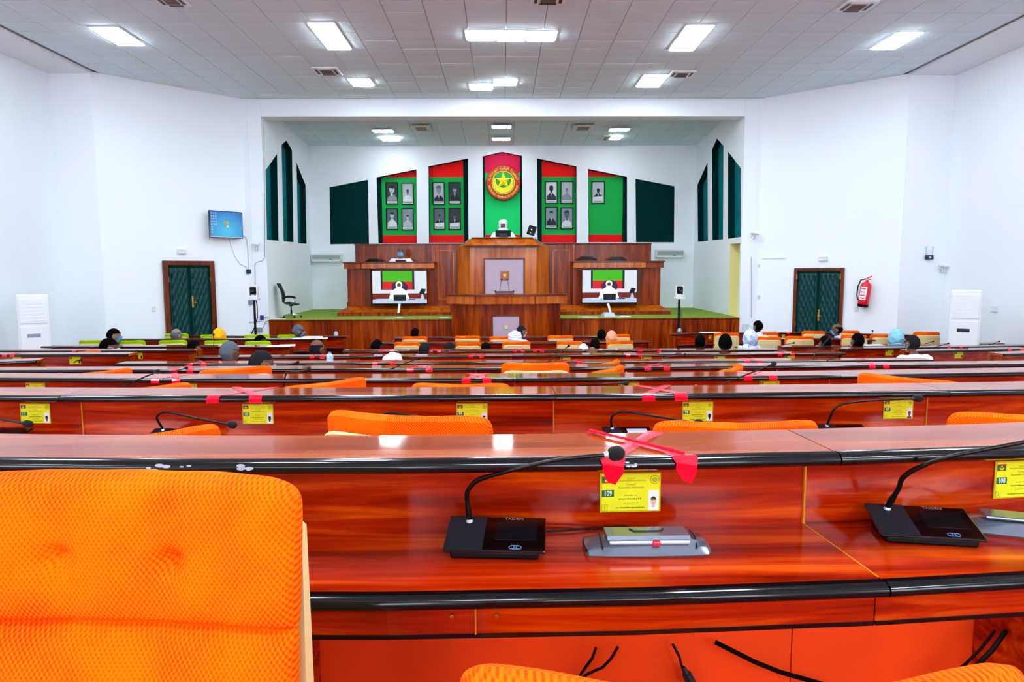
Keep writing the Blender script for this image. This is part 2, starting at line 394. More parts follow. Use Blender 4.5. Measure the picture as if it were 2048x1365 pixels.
niche('wall_niche','plain dark green slanted panel at the far right of the rear stage wall',Wr,rh[6],.06,[('back_panel',-9,99,M_DKG)],M_DKG)
for W_,hs,sd in ((Wl,lh,'left'),(Wg,rgh,'right')):
    for k,h in enumerate(hs):
        kk=k if sd=='left' else 2-k
        niche('wall_niche','%s green pointed niche on the %s stage side wall'%(['front slanted','tall middle','rear slanted'][kk],sd),W_,h,.16,[('back_panel',-9,99,M_TEAL)],M_DKG)
niche('side_doorway','pale yellow doorway opening in the right side wall of the stage',Wg,jh,.22,[('back_panel',-9,99,M_JAMB)],M_JAMB,'doorway')
# stage ceiling with tiles
sc=MB().loft([[(x,13.85,zc-.02),(x,YR+.1,ZR+.03),(x,YR+.1,ZR+.1),(x,13.85,zc+.1)] for x in (XSL-.4,XSR+.4)]).build('ceiling_stage',M_CGAP); tag(sc,kind='structure')
sl=(ZR-zc+.0)/(YR-13.85)
T=.575; n=0
tme2=None
for j in range(6):
    for i in range(17):
        x=-4.9+i*T+T/2; y0=13.86+j*T
        if x>XSR+.1: continue
        mb=MB(); f=lambda yy:zc-.02+(yy-13.85)*(ZR+.03-zc+.02)/(YR+.1-13.85)
        if tme2 is None:
            mb.loft([[(-T/2+.004,0,f(13.86)-.02),(T/2-.004,0,f(13.86)-.02),(T/2-.004,0,f(13.86)),(-T/2+.004,0,f(13.86))],[(-T/2+.004,T-.008,f(13.86+T)-.02),(T/2-.004,T-.008,f(13.86+T)-.02),(T/2-.004,T-.008,f(13.86+T)),(-T/2+.004,T-.008,f(13.86+T))]])
            tme2=mb.mesh('ceiling_tile',M_CEIL)
        part('ceiling_tile',tme2,sc,loc=(x,y0,f(y0)-f(13.86)))
def zstc(y): return zc-.04+(y-13.85)*(ZR+.03-zc+.02)/(YR+.1-13.85)
# stage floor and its panelled front
mb=MB(); mb.prism([(opL,13.5),(opR,13.5),(opR,13.85),(XSR+.05,YR+.1),(XSL-.05,YR+.1),(opL,13.85)],ZS-.1,ZS); tag(mb.build('floor_stage',M_CARP),kind='structure')
root=empty('platform_fascia',(0,13.5,0)); tag(root,'long wood-panelled front of the raised green stage','stage front')
n=9; wd=(opR-opL)/n
for i in range(n):
    x0=opL+i*wd; MB().box(x0+.003,x0+wd-.003,-.035,0,0,ZS-.035,.003).build('panel',W_STG,root)
MB().box(opL,opR,-.05,.0,ZS-.03,ZS-.004,.004).build('top_rail',W_STG,root)
# ============================================================ LAMPS AND CEILING UNITS
def lamp(label,x0,x1,y0,y1,z,group,tubes=0,m=None,pos=None):
    c=((x0+x1)/2,(y0+y1)/2,z); r=empty('ceiling_light',c); tag(r,label,'ceiling light',group)
    a,b=(x1-x0)/2,(y1-y0)/2; mb=MB(); t=.02
    for q in ((-a-t,a+t,-b-t,-b),(-a-t,a+t,b,b+t),(-a-t,-a,-b,b),(a,a+t,-b,b)): mb.box(*q,-.012,.004)
    mb.build('frame',M_ALU,r)
    if tubes:
        MB().box(-a,a,-b,b,-.004,.002).build('reflector',M_ALU,r)
        for i in range(tubes):
            xx=-a+(i+.5)*2*a/tubes; MB().box(xx-a/tubes*.8,xx+a/tubes*.8,-b*.9,b*.9,-.02,-.006,.005).build('lamp_tube',m or M_LAMP,r)
    else: MB().box(-a+.004,a-.004,-b+.004,b-.004,-.028,.002,.006).build('diffuser',m or M_LAMP,r)
    return r
LG='white panel lights in the main ceiling'
def lpx(label,pts,z=None,**k):
    z=z or zc-.006; q=[PZ(x,y,z) for x,y in pts]           # corners: near left, near right, far right, far left
    return lamp(label,(q[0].x+q[3].x)/2,(q[1].x+q[2].x)/2,(q[0].y+q[1].y)/2,(q[2].y+q[3].y)/2,z,None,**k)
lpx('far left slanted-looking white panel light above the left hall wall',[(183,55),(236,53),(285,88),(237,89)])
lpx('large white panel light left of the row of three',[(615,45),(667,45),(700,96),(658,97)])
lpx('left one of the three white panel lights side by side near the middle',[(933,60),(989,60),(990,78),(934,78)])
lpx('middle one of the three white panel lights side by side',[(994,60),(1050,60),(1050,79),(994,79)])
lpx('right one of the three white panel lights side by side',[(1055,61),(1111,62),(1110,79),(1054,79)])
lpx('large white panel light right of the row of three',[(1376,50),(1428,50),(1386,98),(1338,99)])
lpx('far right slanted-looking white panel light above the right hall wall',[(1797,63),(1845,64),(1789,96),(1743,96)])
lpx('small white panel light at the back left of the main ceiling',[(697,157),(740,157),(746,170),(706,170)])
lpx('small central white panel light set a little lower and to the left',[(940,167),(984,167),(984,178),(941,178)])
lpx('small central white panel light set a little higher and to the right',[(988,157),(1033,157),(1032,169),(989,169)])
lpx('white panel light at the back right beside a ceiling vent',[(1288,149),(1335,149),(1319,172),(1274,172)])
def spx(label,x0,x1,y,dy,tubes):
    # solve depth on the sloped stage ceiling
    d=15.
    for _ in range(30):
        v=ray((x0+x1)/2,y); v=v/v.y; d=min(17,max(13.9,d*.5+.5*((zstc(d)-CZ)/v.z)))
    a,b=P(x0,y,d),P(x1,y,d); return lamp(label,a.x,b.x,d-(.13 if tubes else .09),d+(.13 if tubes else .09),zstc(d)-.03,None,tubes,M_LAMPS)
spx('four-lamp light at the front left of the stage ceiling',746,786,259,9,4)
spx('flat panel light at the back left of the stage ceiling',764,799,276,6,0)
spx('front one of the two central four-lamp lights on the stage ceiling',984,1022,250,9,4)
spx('rear one of the two central four-lamp lights on the stage ceiling',985,1020,275,9,4)
spx('four-lamp light at the front right of the stage ceiling',1219,1258,256,9,4)
spx('small flat panel light at the back right of the stage ceiling',1221,1240,274,6,0)
# unseen lamps added over the rear seats for extra light, like those in view
for i,(x,y) in enumerate([(-4.5,5.5),(-1.5,5.8),(1.5,5.8),(4.5,5.5),(-5,1.5),(-1.6,2.),(1.6,2.),(5,1.5),(-4.5,-2),(0,-2),(4.5,-2)]):
    o=lamp('added white panel light over the rear seats, %s of the %s line'%(['left end','inner left','inner right','right end','left end','inner left','inner right','right end','left end','middle','right end'][i],['front','front','front','front','middle','middle','middle','middle','last','last','last'][i]),x-.28,x+.28,y-.45,y+.45,zc-.006,'added ceiling lights over the rear seats')
def cassette(label,pts,z=None):
    z=z or zc-.006; q=[PZ(x,y,z) for x,y in pts]; x0,x1=(q[0].x+q[3].x)/2,(q[1].x+q[2].x)/2; y1,y0=(q[0].y+q[1].y)/2,(q[2].y+q[3].y)/2
    r=empty('ceiling_vent',((x0+x1)/2,(y0+y1)/2,z)); tag(r,label,'air vent'); a,b=abs(x1-x0)/2,abs(y1-y0)/2
    MB().box(-a,a,-b,b,-.02,.004,.008).build('cover',M_WPL,r)
    g=MB().box(-a*.45,a*.45,-b*.5,b*.5,-.026,-.018).build('grille',mat('grille_brown','8A7868',.6),r)
    for k in range(5): MB().box(-a*.43,a*.43,-b*.45+k*b*.21,-b*.45+k*b*.21+.012,-.031,-.025).build('grille_slat',mat('grille_slat','6A5A50',.6),g)
    for s in (-1,1):
        MB().box(s*a*.72-.02,s*a*.72+.02,-b*.6,b*.6,-.024,-.018).build('air_slot',M_DGREY,r)
        MB().box(-a*.5,a*.5,s*b*.78-.02,s*b*.78+.02,-.024,-.018).build('air_slot',M_DGREY if s>0 else M_ALU,r)
cassette('air conditioning cassette at the top edge left of the photo',[(300,-18),(352,-18),(382,12),(322,12)])
cassette('air conditioning cassette at the very top centre edge',[(1060,-14),(1128,-14),(1134,7),(1064,7)])
cassette('air conditioning cassette near the top right corner',[(1700,0),(1762,0),(1728,22),(1664,22)])
cassette('air conditioning cassette between the left lights',[(622,134),(672,134),(687,149),(634,149)])
cassette('air conditioning cassette right of the back right ceiling light',[(1346,141),(1394,141),(1382,153),(1334,153)])
def svent(label,x0,x1,y):
    v=ray((x0+x1)/2,y); v=v/v.y; d=15.
    for _ in range(30): d=min(17,max(13.9,d*.5+.5*((zstc(d)-CZ)/v.z)))
    a,b=P(x0,y,d),P(x1,y,d); r=empty('ceiling_vent',((a.x+b.x)/2,d,zstc(d)-.025)); tag(r,label,'air vent'); h=(b.x-a.x)/2
    MB().box(-h,h,-.28,.28,-.02,.004,.006).build('cover',mat('vent_cream','D8DCC8',.5),r)
    MB().box(-h*.55,h*.55,-.16,.16,-.026,-.018).build('grille',mat('grille_brown','8A7868'),r)
svent('air vent with a dark grille left of centre in the stage ceiling',824,862,254)
svent('air vent with a dark grille right of centre in the stage ceiling',1145,1187,253)
svent('tiny air vent beside the back right stage light',1205,1219,274)
# ============================================================ DOORS AND WALL FITTINGS
def wroot(name,label,cat,wall,px,py,group=None,out=0):
    A,B=wall; p=PW(px,py,A,B); d=Vector((B[0]-A[0],B[1]-A[1],0)).normalized(); n=Vector((d.y,-d.x,0))
    rz=math.atan2(d.y,d.x); r=empty(name,p+n*out,rz); tag(r,label,cat,group); return r
WL=(BL,AL); WRt=(AR,BR); WRR=(BR,(CRx,BR[1]))
def wsize(wall,x0,y0,x1,y1):
    A,B=wall; a=PW(x0,(y0+y1)/2,A,B); b=PW(x1,(y0+y1)/2,A,B); m=(x0+x1)/2
    return (b-a).length, abs(PW(m,y0,A,B).z-PW(m,y1,A,B).z)
def door(n,wall,x0,x1,ytop,deep):
    A,B=wall; pb=PW(x0,ytop,A,B); pe=PW(x1,ytop,A,B); Wd=(pe-pb).length; H=PW((x0+x1)/2,ytop,A,B).z
    d=Vector((B[0]-A[0],B[1]-A[1],0)).normalized(); r=empty('door_%d'%n,(pb.x,pb.y,0),math.atan2(d.y,d.x)); r['kind']='structure'
    fw=.085 if deep else .06; fo=-.07 if deep else -.05
    f=MB(); f.box(0,fw,fo,0,0,H,.008); f.box(Wd-fw,Wd,fo,0,0,H,.008); f.box(fw,Wd-fw,fo,0,H-fw,H,.008); f.build('frame',W_FRM,r)
    MB().box(fw,Wd-fw,-.012,-.002,0,H-fw).build('rebate',M_BLK,r)
    hw=(Wd-2*fw)/2
    for s in (0,1):
        x=fw+s*hw; hh=H-fw-.01
        def fn(u,v):
            X=u*hw; Z=v*hh; e=min(u,1-u)*hw; g=min(v,1-v)*hh
            a=X/.085; b=Z/.2; h=math.sqrt(abs(math.sin(PI*(a+b))*math.sin(PI*(a-b))))
            k=min(1,e/.05,g/.06)
            return (x+.004+u*(hw-.008),-.022-.026*h*(k>=1)-.006*k,Z+.002)
        MB().grid(fn,44,120).build('door_leaf',M_PAD,r,smooth=True)
        l=MB()
        for q in ((x+.003,x+.03,.002,hh),(x+hw-.03,x+hw-.003,.002,hh),(x+.003,x+hw-.003,hh-.035,hh)): l.box(*q[:2],-.034,-.014,q[2],q[3],.004)
        l.build('leaf_border',M_DKG,r)
    zH=PW((x0+x1)/2,605 if n==1 else 632,A,B).z
    h=MB(); h.box(Wd/2+.015,Wd/2+.05,-.06,-.045,zH-.1,zH+.12,.005); h.tube([(Wd/2+.03,-.06,zH),(Wd/2+.03,-.1,zH),(Wd/2+.085,-.1,zH)],.008)
    h.build('door_handle',M_BRASS,r)
    for z in (.4,1.0,1.9):
        MB().box(fw-.01,fw+.008,-.06,-.035,z,z+.1).build('hinge',M_BRASS,r); MB().box(Wd-fw-.008,Wd-fw+.01,-.06,-.035,z,z+.1).build('hinge',M_BRASS,r)
door(1,WL,323,426,522,True); door(2,WRt,1590,1690,536,False)
def small(name,label,cat,wall,x0,y0,x1,y1,dep,m,fn=None,b=.006,group=None):
    w_,h_=wsize(wall,x0,y0,x1,y1); r=wroot(name,label,cat,wall,(x0+x1)/2,(y0+y1)/2,group)
    o=MB().box(-w_/2,w_/2,-dep,-.001,-h_/2,h_/2,b).build('casing',m,r)
    if fn: fn(r,w_,h_,dep)
    return r
def exitfn(r,w_,h_,d):
    MB().box(-w_*.45,w_*.45,-d-.004,-d,-.004,.004).build('seam',M_ALU,r)
    MB().box(-w_*.4,w_*.4,-d-.006,-d,h_*.1,h_*.38,.002).build('lens',mat('lens_white','D8E0D8',.2),r)
small('emergency_light','white rectangular emergency light above the left padded door','emergency light',WL,355,498,371,508,.05,M_WPL,exitfn)
small('emergency_light','white rectangular emergency light above the right padded door','emergency light',WRt,1638,513,1655,522,.05,M_WPL,exitfn)
def swfn(r,w_,h_,d):
    for k in (-1,1): MB().box(k*w_*.2-w_*.14,k*w_*.2+w_*.14,-d-.004,-d,-h_*.3,h_*.3,.002).build('rocker',M_ALU,r)
M_SW=mat('switch_white','C8D0D4',.4)
small('wall_switch','small white light switch left of the left padded door','switch',WL,303,615,311,624,.012,M_SW,swfn)
small('wall_switch','small white light switch under the fire extinguisher','switch',WRt,1709,615,1717,624,.012,M_SW,swfn)
small('wall_switch','upper small round white box on the wall left of the right door','switch',WRt,1516,529,1520,535,.02,M_SW)
small('wall_switch','lower small round white box on the wall left of the right door','switch',WRt,1515,591,1520,599,.02,M_SW)
small('cable_duct','thin white cable duct lying high on the wall left of the right door','duct',WRt,1524,514,1572,518,.015,M_WPL)
# wall screen with the computer desktop
def poly(mb,mi,pts,W_,H_,y,t=.001):
    mb.m(mi); mb.slabxz([((u-.5)*W_,(.5-v)*H_) for u,v in pts],y-t,y)
def ell(cx_,cy_,rx,ry,n=18,a0=0,a1=2*PI): return [(cx_+rx*math.cos(a0+(a1-a0)*i/n),cy_+ry*math.sin(a0+(a1-a0)*i/n)) for i in range(n)]
w_,h_=wsize(WL,411,424,481,477)
r=wroot('wall_television','wall television showing a blue computer desktop with a four-colour logo','television',WL,446,450.5,out=.1); r.rotation_euler.z+=.12
MB().box(-w_/2,w_/2,-.05,0,-h_/2,h_/2,.01).build('casing',M_BLKG,r)
MB().box(-.12,.12,0,.1,-.1,.1).build('wall_bracket',M_BLK,r)
def scr(name,c,e=1.0):
    m=mat('screen_'+name,c,.3,emit=e,spec=.1); m.node_tree.nodes['Principled BSDF'].inputs['Base Color'].default_value=(.01,.01,.01,1); return m
m=bpy.data.materials.new('screen_desktop'); m.use_nodes=True; nt=m.node_tree; b=nt.nodes['Principled BSDF']
tc=nt.nodes.new('ShaderNodeTexCoord'); gr=nt.nodes.new('ShaderNodeTexGradient'); gr.gradient_type='SPHERICAL'; mp=nt.nodes.new('ShaderNodeMapping'); mp.inputs['Location'].default_value=(.0,0,.25); mp.inputs['Scale'].default_value=(1.6,1,2)
rp=nt.nodes.new('ShaderNodeValToRGB'); rp.color_ramp.elements[0].color=(*rgb('1A3CB8'),1); rp.color_ramp.elements[1].color=(*rgb('50C8F0'),1)
nt.links.new(tc.outputs['Object'],mp.inputs[0]); nt.links.new(mp.outputs[0],gr.inputs[0]); nt.links.new(gr.outputs['Fac'],rp.inputs[0]); nt.links.new(rp.outputs[0],b.inputs['Emission Color']); b.inputs['Emission Strength'].default_value=1; b.inputs['Base Color'].default_value=(0,0,0,1)
MB().box(-w_/2+.015,w_/2-.015,-.052,-.049,-h_/2+.02,h_/2-.015).build('screen',m,r)
mb=MB()
for i,(u,v) in enumerate([(.455,.42),(.535,.44),(.45,.55),(.53,.57)]):
    poly(mb,i,[(u-.035,v-.05),(u+.0,v-.062),(u+.033,v-.045),(u+.033,v+.045),(u,v+.03),(u-.035,v+.048)],w_,h_,-.0522)
mb.build('desktop_logo',[scr('w0','F08040'),scr('w1','90D050'),scr('w2','50A0F0'),scr('w3','F0D850')],r)
mb=MB()
for i in range(3):
    for j in range(8):
        if i and j>4: continue
        poly(mb,0,[(.05+i*.06,.08+j*.1),(.08+i*.06,.08+j*.1),(.08+i*.06,.12+j*.1),(.05+i*.06,.12+j*.1)],w_,h_,-.0522)
poly(mb,0,[(.02,.95),(.98,.95),(.98,.975),(.02,.975)],w_,h_,-.0522)
mb.build('desktop_icons',scr('icon','B8D8F0'),r)
def cable(name,label,pts,r_=.006,m=None,cat='cable'):
    c=Vector(pts[0]); o=MB().tube([Vector(p)-c for p in pts],r_,6).build(name,m or M_BLK,None,smooth=True,loc=c); return tag(o,label,cat)
def wc(wall,px,py,o=.012):
    A,B=wall; d=Vector((B[0]-A[0],B[1]-A[1],0)).normalized(); return PW(px,py,A,B)+Vector((d.y,-d.x,0))*o
M_GW=mat('grey_white_cable','A8B0B8',.5)
cable('wall_cable','thin grey cable hanging straight from the right of the wall television',[wc(WL,*q) for q in [(481,471),(489,473),(493,480),(495,500),(496,520),(497,541)]],.006,M_GW)
cable('wall_cable','thin grey cable drooping diagonally from under the wall television',[wc(WL,*q) for q in [(458,478),(462,495),(470,515),(480,528),(491,534),(497,537)]],.004,M_GW)
PL=((pilL.x,13.5),(opL,13.5)); PR=((opR,13.5),(pilR.x,13.5))
cable('wall_cable','white conduit bending down the left pillar beside the stage',[wc(PL,*q) for q in [(528,240),(530,400),(530,515),(525,522),(513,525),(510,530),(511,570)]],.007,M_GW)
cable('wall_cable','white conduit running down the right pillar beside the stage',[wc(PR,*q) for q in [(1502,515),(1502,600),(1502,636)]],.006,M_GW)
def bracket(label,wall,x,y,s=1.):
    r=wroot('wall_lamp_bracket',label,'wall fixture',wall,x,y); r.scale=(.7,.7,.7)
    MB().box(-.05,.05,-.03,0,-.06,.06,.008).build('mount',M_ALU,r)
    MB().tube([(0,-.03,0),(0,-.1,.03),(.04,-.16,.05)],.014).build('arm',M_CHR,r)
    mb=MB(); mb.tube([(-.07,-.14,.06),(.13,-.17,.03)],[.045,.05],10); mb.build('head',M_WPL,r,smooth=True); MB().box(-.02,.03,-.12,-.06,-.14,-.04,.01).build('clamp',M_SILL,r)
bracket('small white spot bracket on the left pillar beside the stage',PL,514,492); bracket('small white spot bracket high on the right pillar beside the stage',PR,1504,470)
bracket('small white bracket on the right wall under the black router',WRR,1880,535)
for i,(x,y,l) in enumerate([(497,543,'small dark socket on the left wall under the television cable'),(524,635,'blue charger plugged in low beside the stage front'),(514,659,'grey socket box near the floor left of the stage front'),(503,604,'grey socket box behind the left camera tripod')]):
    small('wall_socket',l,'socket',PL if x>492 and i else WL,x-5 if i!=1 else x-3,y-4,x+4 if i!=2 else x+12,y+5,.04,[M_DGREY,mat('blue_plastic','1A3A8A',.4),M_SILL,M_SILV][i])
cable('wall_cable','loose looped cable low on the left pillar beside the stage',[wc(PL,*q) for q in [(527,636),(536,634),(540,640),(531,645),(527,655),(518,662),(497,665),(494,655),(500,645),(524,643)]],.004,M_BLK)
# router with two antennas, on the right wall
r=wroot('wifi_router','black wireless router with two raised antennas on the right wall','router',WRR,1857,515)
MB().box(-.07,.07,-.04,0,-.04,.04,.008).build('body',mat('router_navy','2A3050',.3),r); MB().box(-.02,.02,-.044,-.04,-.02,.02).build('badge',M_SILL,r)
for s in (-1,1): MB().tube([(s*.055,-.02,.04),(s*.055,-.02,.19)],.006).build('antenna',M_SILV,r)
# fire extinguisher
r=wroot('fire_extinguisher','red fire extinguisher hanging tilted on the wall right of the right door','fire extinguisher',WRt,1733,586,out=.11)
r.rotation_euler.y=.12
MB().lathe([(.005,-.24),(.085,-.24),(.09,-.22),(.09,.12),(.075,.17),(.03,.2),(.022,.23),(.005,.23)],n=20).build('cylinder',M_REDX,r,smooth=True)
MB().lathe([(.005,-.25),(.09,-.25),(.092,-.2),(.005,-.2)],n=20).build('base_ring',M_BLK,r)
MB().box(-.02,.02,-.02,.02,.23,.26,.004).build('valve',M_CHR,r)
MB().tube([(-.01,0,.26),(.04,0,.29),(.07,0,.31)],.01).tube([(-.01,0,.25),(.06,0,.25)],.008).build('lever',M_REDX,r)
MB().tube([(-.02,0,.25),(-.1,-.01,.22),(-.13,-.01,.1),(-.12,-.02,-.05),(-.09,-.03,-.14)],.011).build('hose',M_BLK,r,smooth=True)
mb=MB(); mb.loft([[(.0915*math.sin(a),-.0915*math.cos(a),z) for a in [(-.8+1.3*i/10) for i in range(11)]] for z in (-.12,.11)],cap=False,closed=False); lb=mb.build('label_sticker',M_PAPER,r)
for z in (.08,.02,-.04,-.09): MB().loft([[(.0925*math.sin(a),-.0925*math.cos(a),zz) for a in [(-.65+.9*i/8) for i in range(9)]] for zz in (z-.012,z+.006)],cap=False,closed=False).build('label_print',M_REDX,lb)
MB().box(-.03,.03,.06,.11,.08,.14).build('wall_hook',M_BLK,r)
# standing air conditioners
def floor_ac(label,x0,x1,yt,d,flip):
    a,b=P(x0,yt,d),P(x1,yt,d); wd=.46; zf=zfl(d); H=a.z-zf; r=empty('floor_air_conditioner',((a.x+b.x)/2,d+.2,zf),.62*flip); tag(r,label,'air conditioner')
    h=wd/2*.86; MB().box(-h,h,-.15,.15,.0,H,.02).build('cabinet',M_WPL,r)
    MB().box(-h*.86,h*.86,-.162,-.148,H-.42,H-.06,.006).build('louver_panel',M_ALU,r)
    for k in range(6): MB().box(-h*.8,h*.8,-.166,-.16,H-.38+k*.05,H-.375+k*.05).build('louver',M_WPL,r)
    MB().box(-h*.86,h*.86,-.16,-.148,.1,H-.46,.006).build('front_panel',M_WPL,r)
    MB().box(-.09,.07,-.166,-.158,H-.62,H-.57,.003).build('display',M_DGREY if flip<0 else mat('display_grey','9098B0',.3),r)
    MB().box(-h*.9,h*.9,-.14,.14,-.0,.05).build('plinth',M_SILL,r)
floor_ac('tall white standing air conditioner by the left hall wall',12,76,590,9.9,1)
floor_ac('tall white standing air conditioner by the right hall wall',1920,1984,581,9.9,-1)
small('wall_socket','white socket high on the right outer wall edge beside the standing air conditioner','socket',((CRx,BR[1]),(CRx,0)),1984,612,1996,624,.03,M_WPL)
# wall split units on the rear stage wall
for l,x0,x1,y0,y1 in (('white split air conditioner low on the rear wall left of the podium',626,686,508,525),('white split air conditioner low on the rear wall right of the podium',1309,1365,500,517)):
    wl=(RA,RB); w_,h_=wsize(wl,x0,y0,x1,y1); r=wroot('wall_air_conditioner',l,'air conditioner',wl,(x0+x1)/2,(y0+y1)/2)
    mb=MB(); mb.loft([[(x,-.001,-h_/2),(x,-.16,-h_/2+.02),(x,-.19,-h_/2+.07),(x,-.18,h_/2-.02),(x,-.15,h_/2),(x,-.001,h_/2)] for x in (-w_/2,w_/2)]); mb.build('casing',mat('ac_casing','D4DCD8',.4),r)
    MB().box(-w_*.46,w_*.46,-.196,-.18,-h_*.1,h_*.32,.004).build('intake_grille',mat('ac_grille','9CA8A8',.4),r); MB().box(-w_*.46,w_*.46,-.185,-.15,-h_*.42,-h_*.28,.004).build('outlet_flap',M_ALU,r)
    MB().box(w_*.1,w_*.2,-.2,-.185,-h_*.2,-h_*.14).build('badge',M_DGREY,r)
# ============================================================ PORTRAITS AND EMBLEM
def wrz(px,py,off): # point on the plate of the rear wall
    return P(px,py,YR+off)
GR=[mat('print_grey_%d'%i,c,.5) for i,c in enumerate(['101A22','2A3840','5A6A74','8C9CA4','BCCAD2','E4ECF0','463830','786456'])]
def portrait(label,x0,y0,x1,y1,bg,body,skin,hair,off=.17,pose=0):
    d=YR+off; a,b=P(x0,y0,d),P(x1,y1,d); w_,h_=b.x-a.x,a.z-b.z
    r=empty('framed_portrait',((a.x+b.x)/2,d-.01,(a.z+b.z)/2)); tag(r,label,'framed photo')
    t=.022; f=MB()
    for q in ((-w_/2,w_/2,h_/2-t,h_/2),(-w_/2,w_/2,-h_/2,-h_/2+t),(-w_/2,-w_/2+t,-h_/2+t,h_/2-t),(w_/2-t,w_/2,-h_/2+t,h_/2-t)): f.box(q[0],q[1],-.025,0,q[2],q[3],.003)
    f.build('frame',M_BLK,r)
    p=MB(); y=-.006; p.m(0).box(-w_/2+t,w_/2-t,y,0,-h_/2+t,h_/2-t)
    s,c=(.5,.42) if pose!=1 else (.5,.4)
    k=.15 if pose==0 else (.2 if pose==3 else .1)
    yh=.33 if pose in (0,3) else .4
    poly(p,1,[(.12,.84),(.14,.66 if pose!=3 else .7),(.3,yh+k*1.0+.1),(.42,yh+k*.9+.04),(.58,yh+k*.9+.04),(.7,yh+k+.1),(.87,.68),(.9,.84)],w_,h_,y)
    poly(p,2,ell(.5,yh,k*1.05,k*.85),w_,h_,y-.001); poly(p,2,[(.44,yh),(.56,yh),(.57,yh+k+.06),(.43,yh+k+.06)],w_,h_,y-.0011)
    poly(p,3,ell(.5,yh-k*.35,k*1.08,k*.62,14,PI,2*PI)+[(.5+k*.8,yh-k*.25)],w_,h_,y-.002)
    for sgn in (-1,1): poly(p,3,ell(.5+sgn*k*.42,yh-k*.05,k*.2,k*.08,8),w_,h_,y-.0022)
    poly(p,3,ell(.5,yh+k*.42,k*.3,k*.07,8),w_,h_,y-.0022)
    if body in (0,1): poly(p,5,[(.45,yh+k+.04),(.55,yh+k+.04),(.52,yh+k+.2),(.48,yh+k+.2)],w_,h_,y-.0025); poly(p,0 if bg<2 else 3,[(.485,yh+k+.06),(.515,yh+k+.06),(.52,yh+k+.22),(.48,yh+k+.22)],w_,h_,y-.003)
    if pose==2: poly(p,5,[(.1,.7),(.9,.66),(.9,.84),(.1,.84)],w_,h_,y-.0032)
    poly(p,4,[(.1,.86),(.9,.86),(.9,.955),(.1,.955)],w_,h_,y-.002)
    poly(p,3,[(.16,.895),(.84,.895),(.84,.92),(.16,.92)],w_,h_,y-.0032)
    p.build('print',[GR[bg],GR[body],GR[skin],GR[hair],GR[5],GR[5]],r)
    MB().box(-w_/2+t,w_/2-t,-.014,-.0115,-h_/2+t,h_/2-t).build('glass_pane',M_GLASSP,r)
M_GLASSP=mat('picture_glass',(.01,.01,.01),.03,alpha=.04)
pd=[('dark close-up portrait of a young man, top left of left niche',771,365,797,409,1,3,4,0,3),
('portrait of a man in white, top right of left niche',803,366,828,410,4,5,2,0,1),
('portrait in white robe and dark cap, bottom left of left niche',772,417,797,460,2,5,4,0,0),
('portrait with dark glasses and pale shirt, bottom right of left niche',803,417,828,461,3,4,4,0,1),
('portrait of a bespectacled man in suit, top left, left of the emblem',865,365,890,410,4,0,3,2,3),
('dark portrait of a bald man, top right, left of the emblem',897,365,922,409,1,0,3,1,0),
('portrait of a man writing, bottom left, left of the emblem',867,416,891,460,2,0,2,0,2),
('dark portrait of a man at a desk, bottom right, left of the emblem',897,416,922,460,1,0,2,0,2),
('portrait in suit on white ground, top left, right of the emblem',1090,363,1115,408,5,1,0,0,0),
('faded portrait in pale robe, top right, right of the emblem',1121,363,1146,408,4,3,3,2,1),
('portrait with moustache and suit, bottom left, right of the emblem',1090,414,1115,458,3,0,3,0,0),
('profile portrait in white, bottom right, right of the emblem',1121,415,1146,459,3,5,2,1,3),
('single portrait of a man in suit at a desk in the right niche',1183,363,1209,408,4,1,0,0,2)]
for l,x0,y0,x1,y1,bg,bd,sk,ha,po in pd: portrait(l,x0,y0,x1,y1,bg,bd,sk,ha,.175,po)
# round emblem
ec=P(1006.5,366,YR-.02); er=(P(1041,366,YR)-P(972,366,YR)).x/2
r=empty('round_emblem',ec); tag(r,'large round red, green and yellow state emblem with star and crescent','emblem')
MB().lathe([(.01,-.12),(er,-.12),(er,.02),(er*.97,.05),(er*.66,.05),(er*.64,.03),(.01,.03)],n=64,axis='y').build('red_ring',M_EMBR,r,smooth=True)
MB().lathe([(.01,.03),(er*.64,.03),(er*.64,.036),(.01,.036)],n=48,axis='y').build('green_disc',M_EMBG,r)
mb=MB(); 
for k in range(48):
    a0,a1=2*PI*k/48,2*PI*(k+1)/48; R0,R1=er*.63,er*.665
    mb.add([(R0*math.cos(a0),-.052,R0*math.sin(a0)),(R1*math.cos(a0),-.052,R1*math.sin(a0)),(R1*math.cos(a1),-.052,R1*math.sin(a1)),(R0*math.cos(a1),-.052,R0*math.sin(a1))],[(0,1,2,3)])
mb.build('yellow_rim',M_YEL,r)
cr=[]; R0=er*.6; a0=math.radians(160); n=28
out=[(R0*math.cos(a),R0*math.sin(a)) for a in [a0+(math.radians(380)-a0)*i/n for i in range(n+1)]]
inn=[(er*.46*math.cos(a),er*.16+er*.46*math.sin(a)-er*.0) for a in [math.radians(372)-(math.radians(372)-math.radians(168))*i/n for i in range(n+1)]]
mb=MB(); lo=[(x,z) for x,z in out]; li=[(x,z) for x,z in inn[::-1]]
for i in range(n):
    q=[lo[i],lo[i+1],li[i+1],li[i]]; mb.slabxz(q,-.052,-.036)
mb.build('crescent',M_YEL,r)
pts=[]
for i in range(10):
    R=er*(.5 if i%2==0 else .2); a=PI/2+i*PI/5; pts.append((R*math.cos(a),er*.1+R*math.sin(a)))
mb=MB(); c0=(0,er*.1)
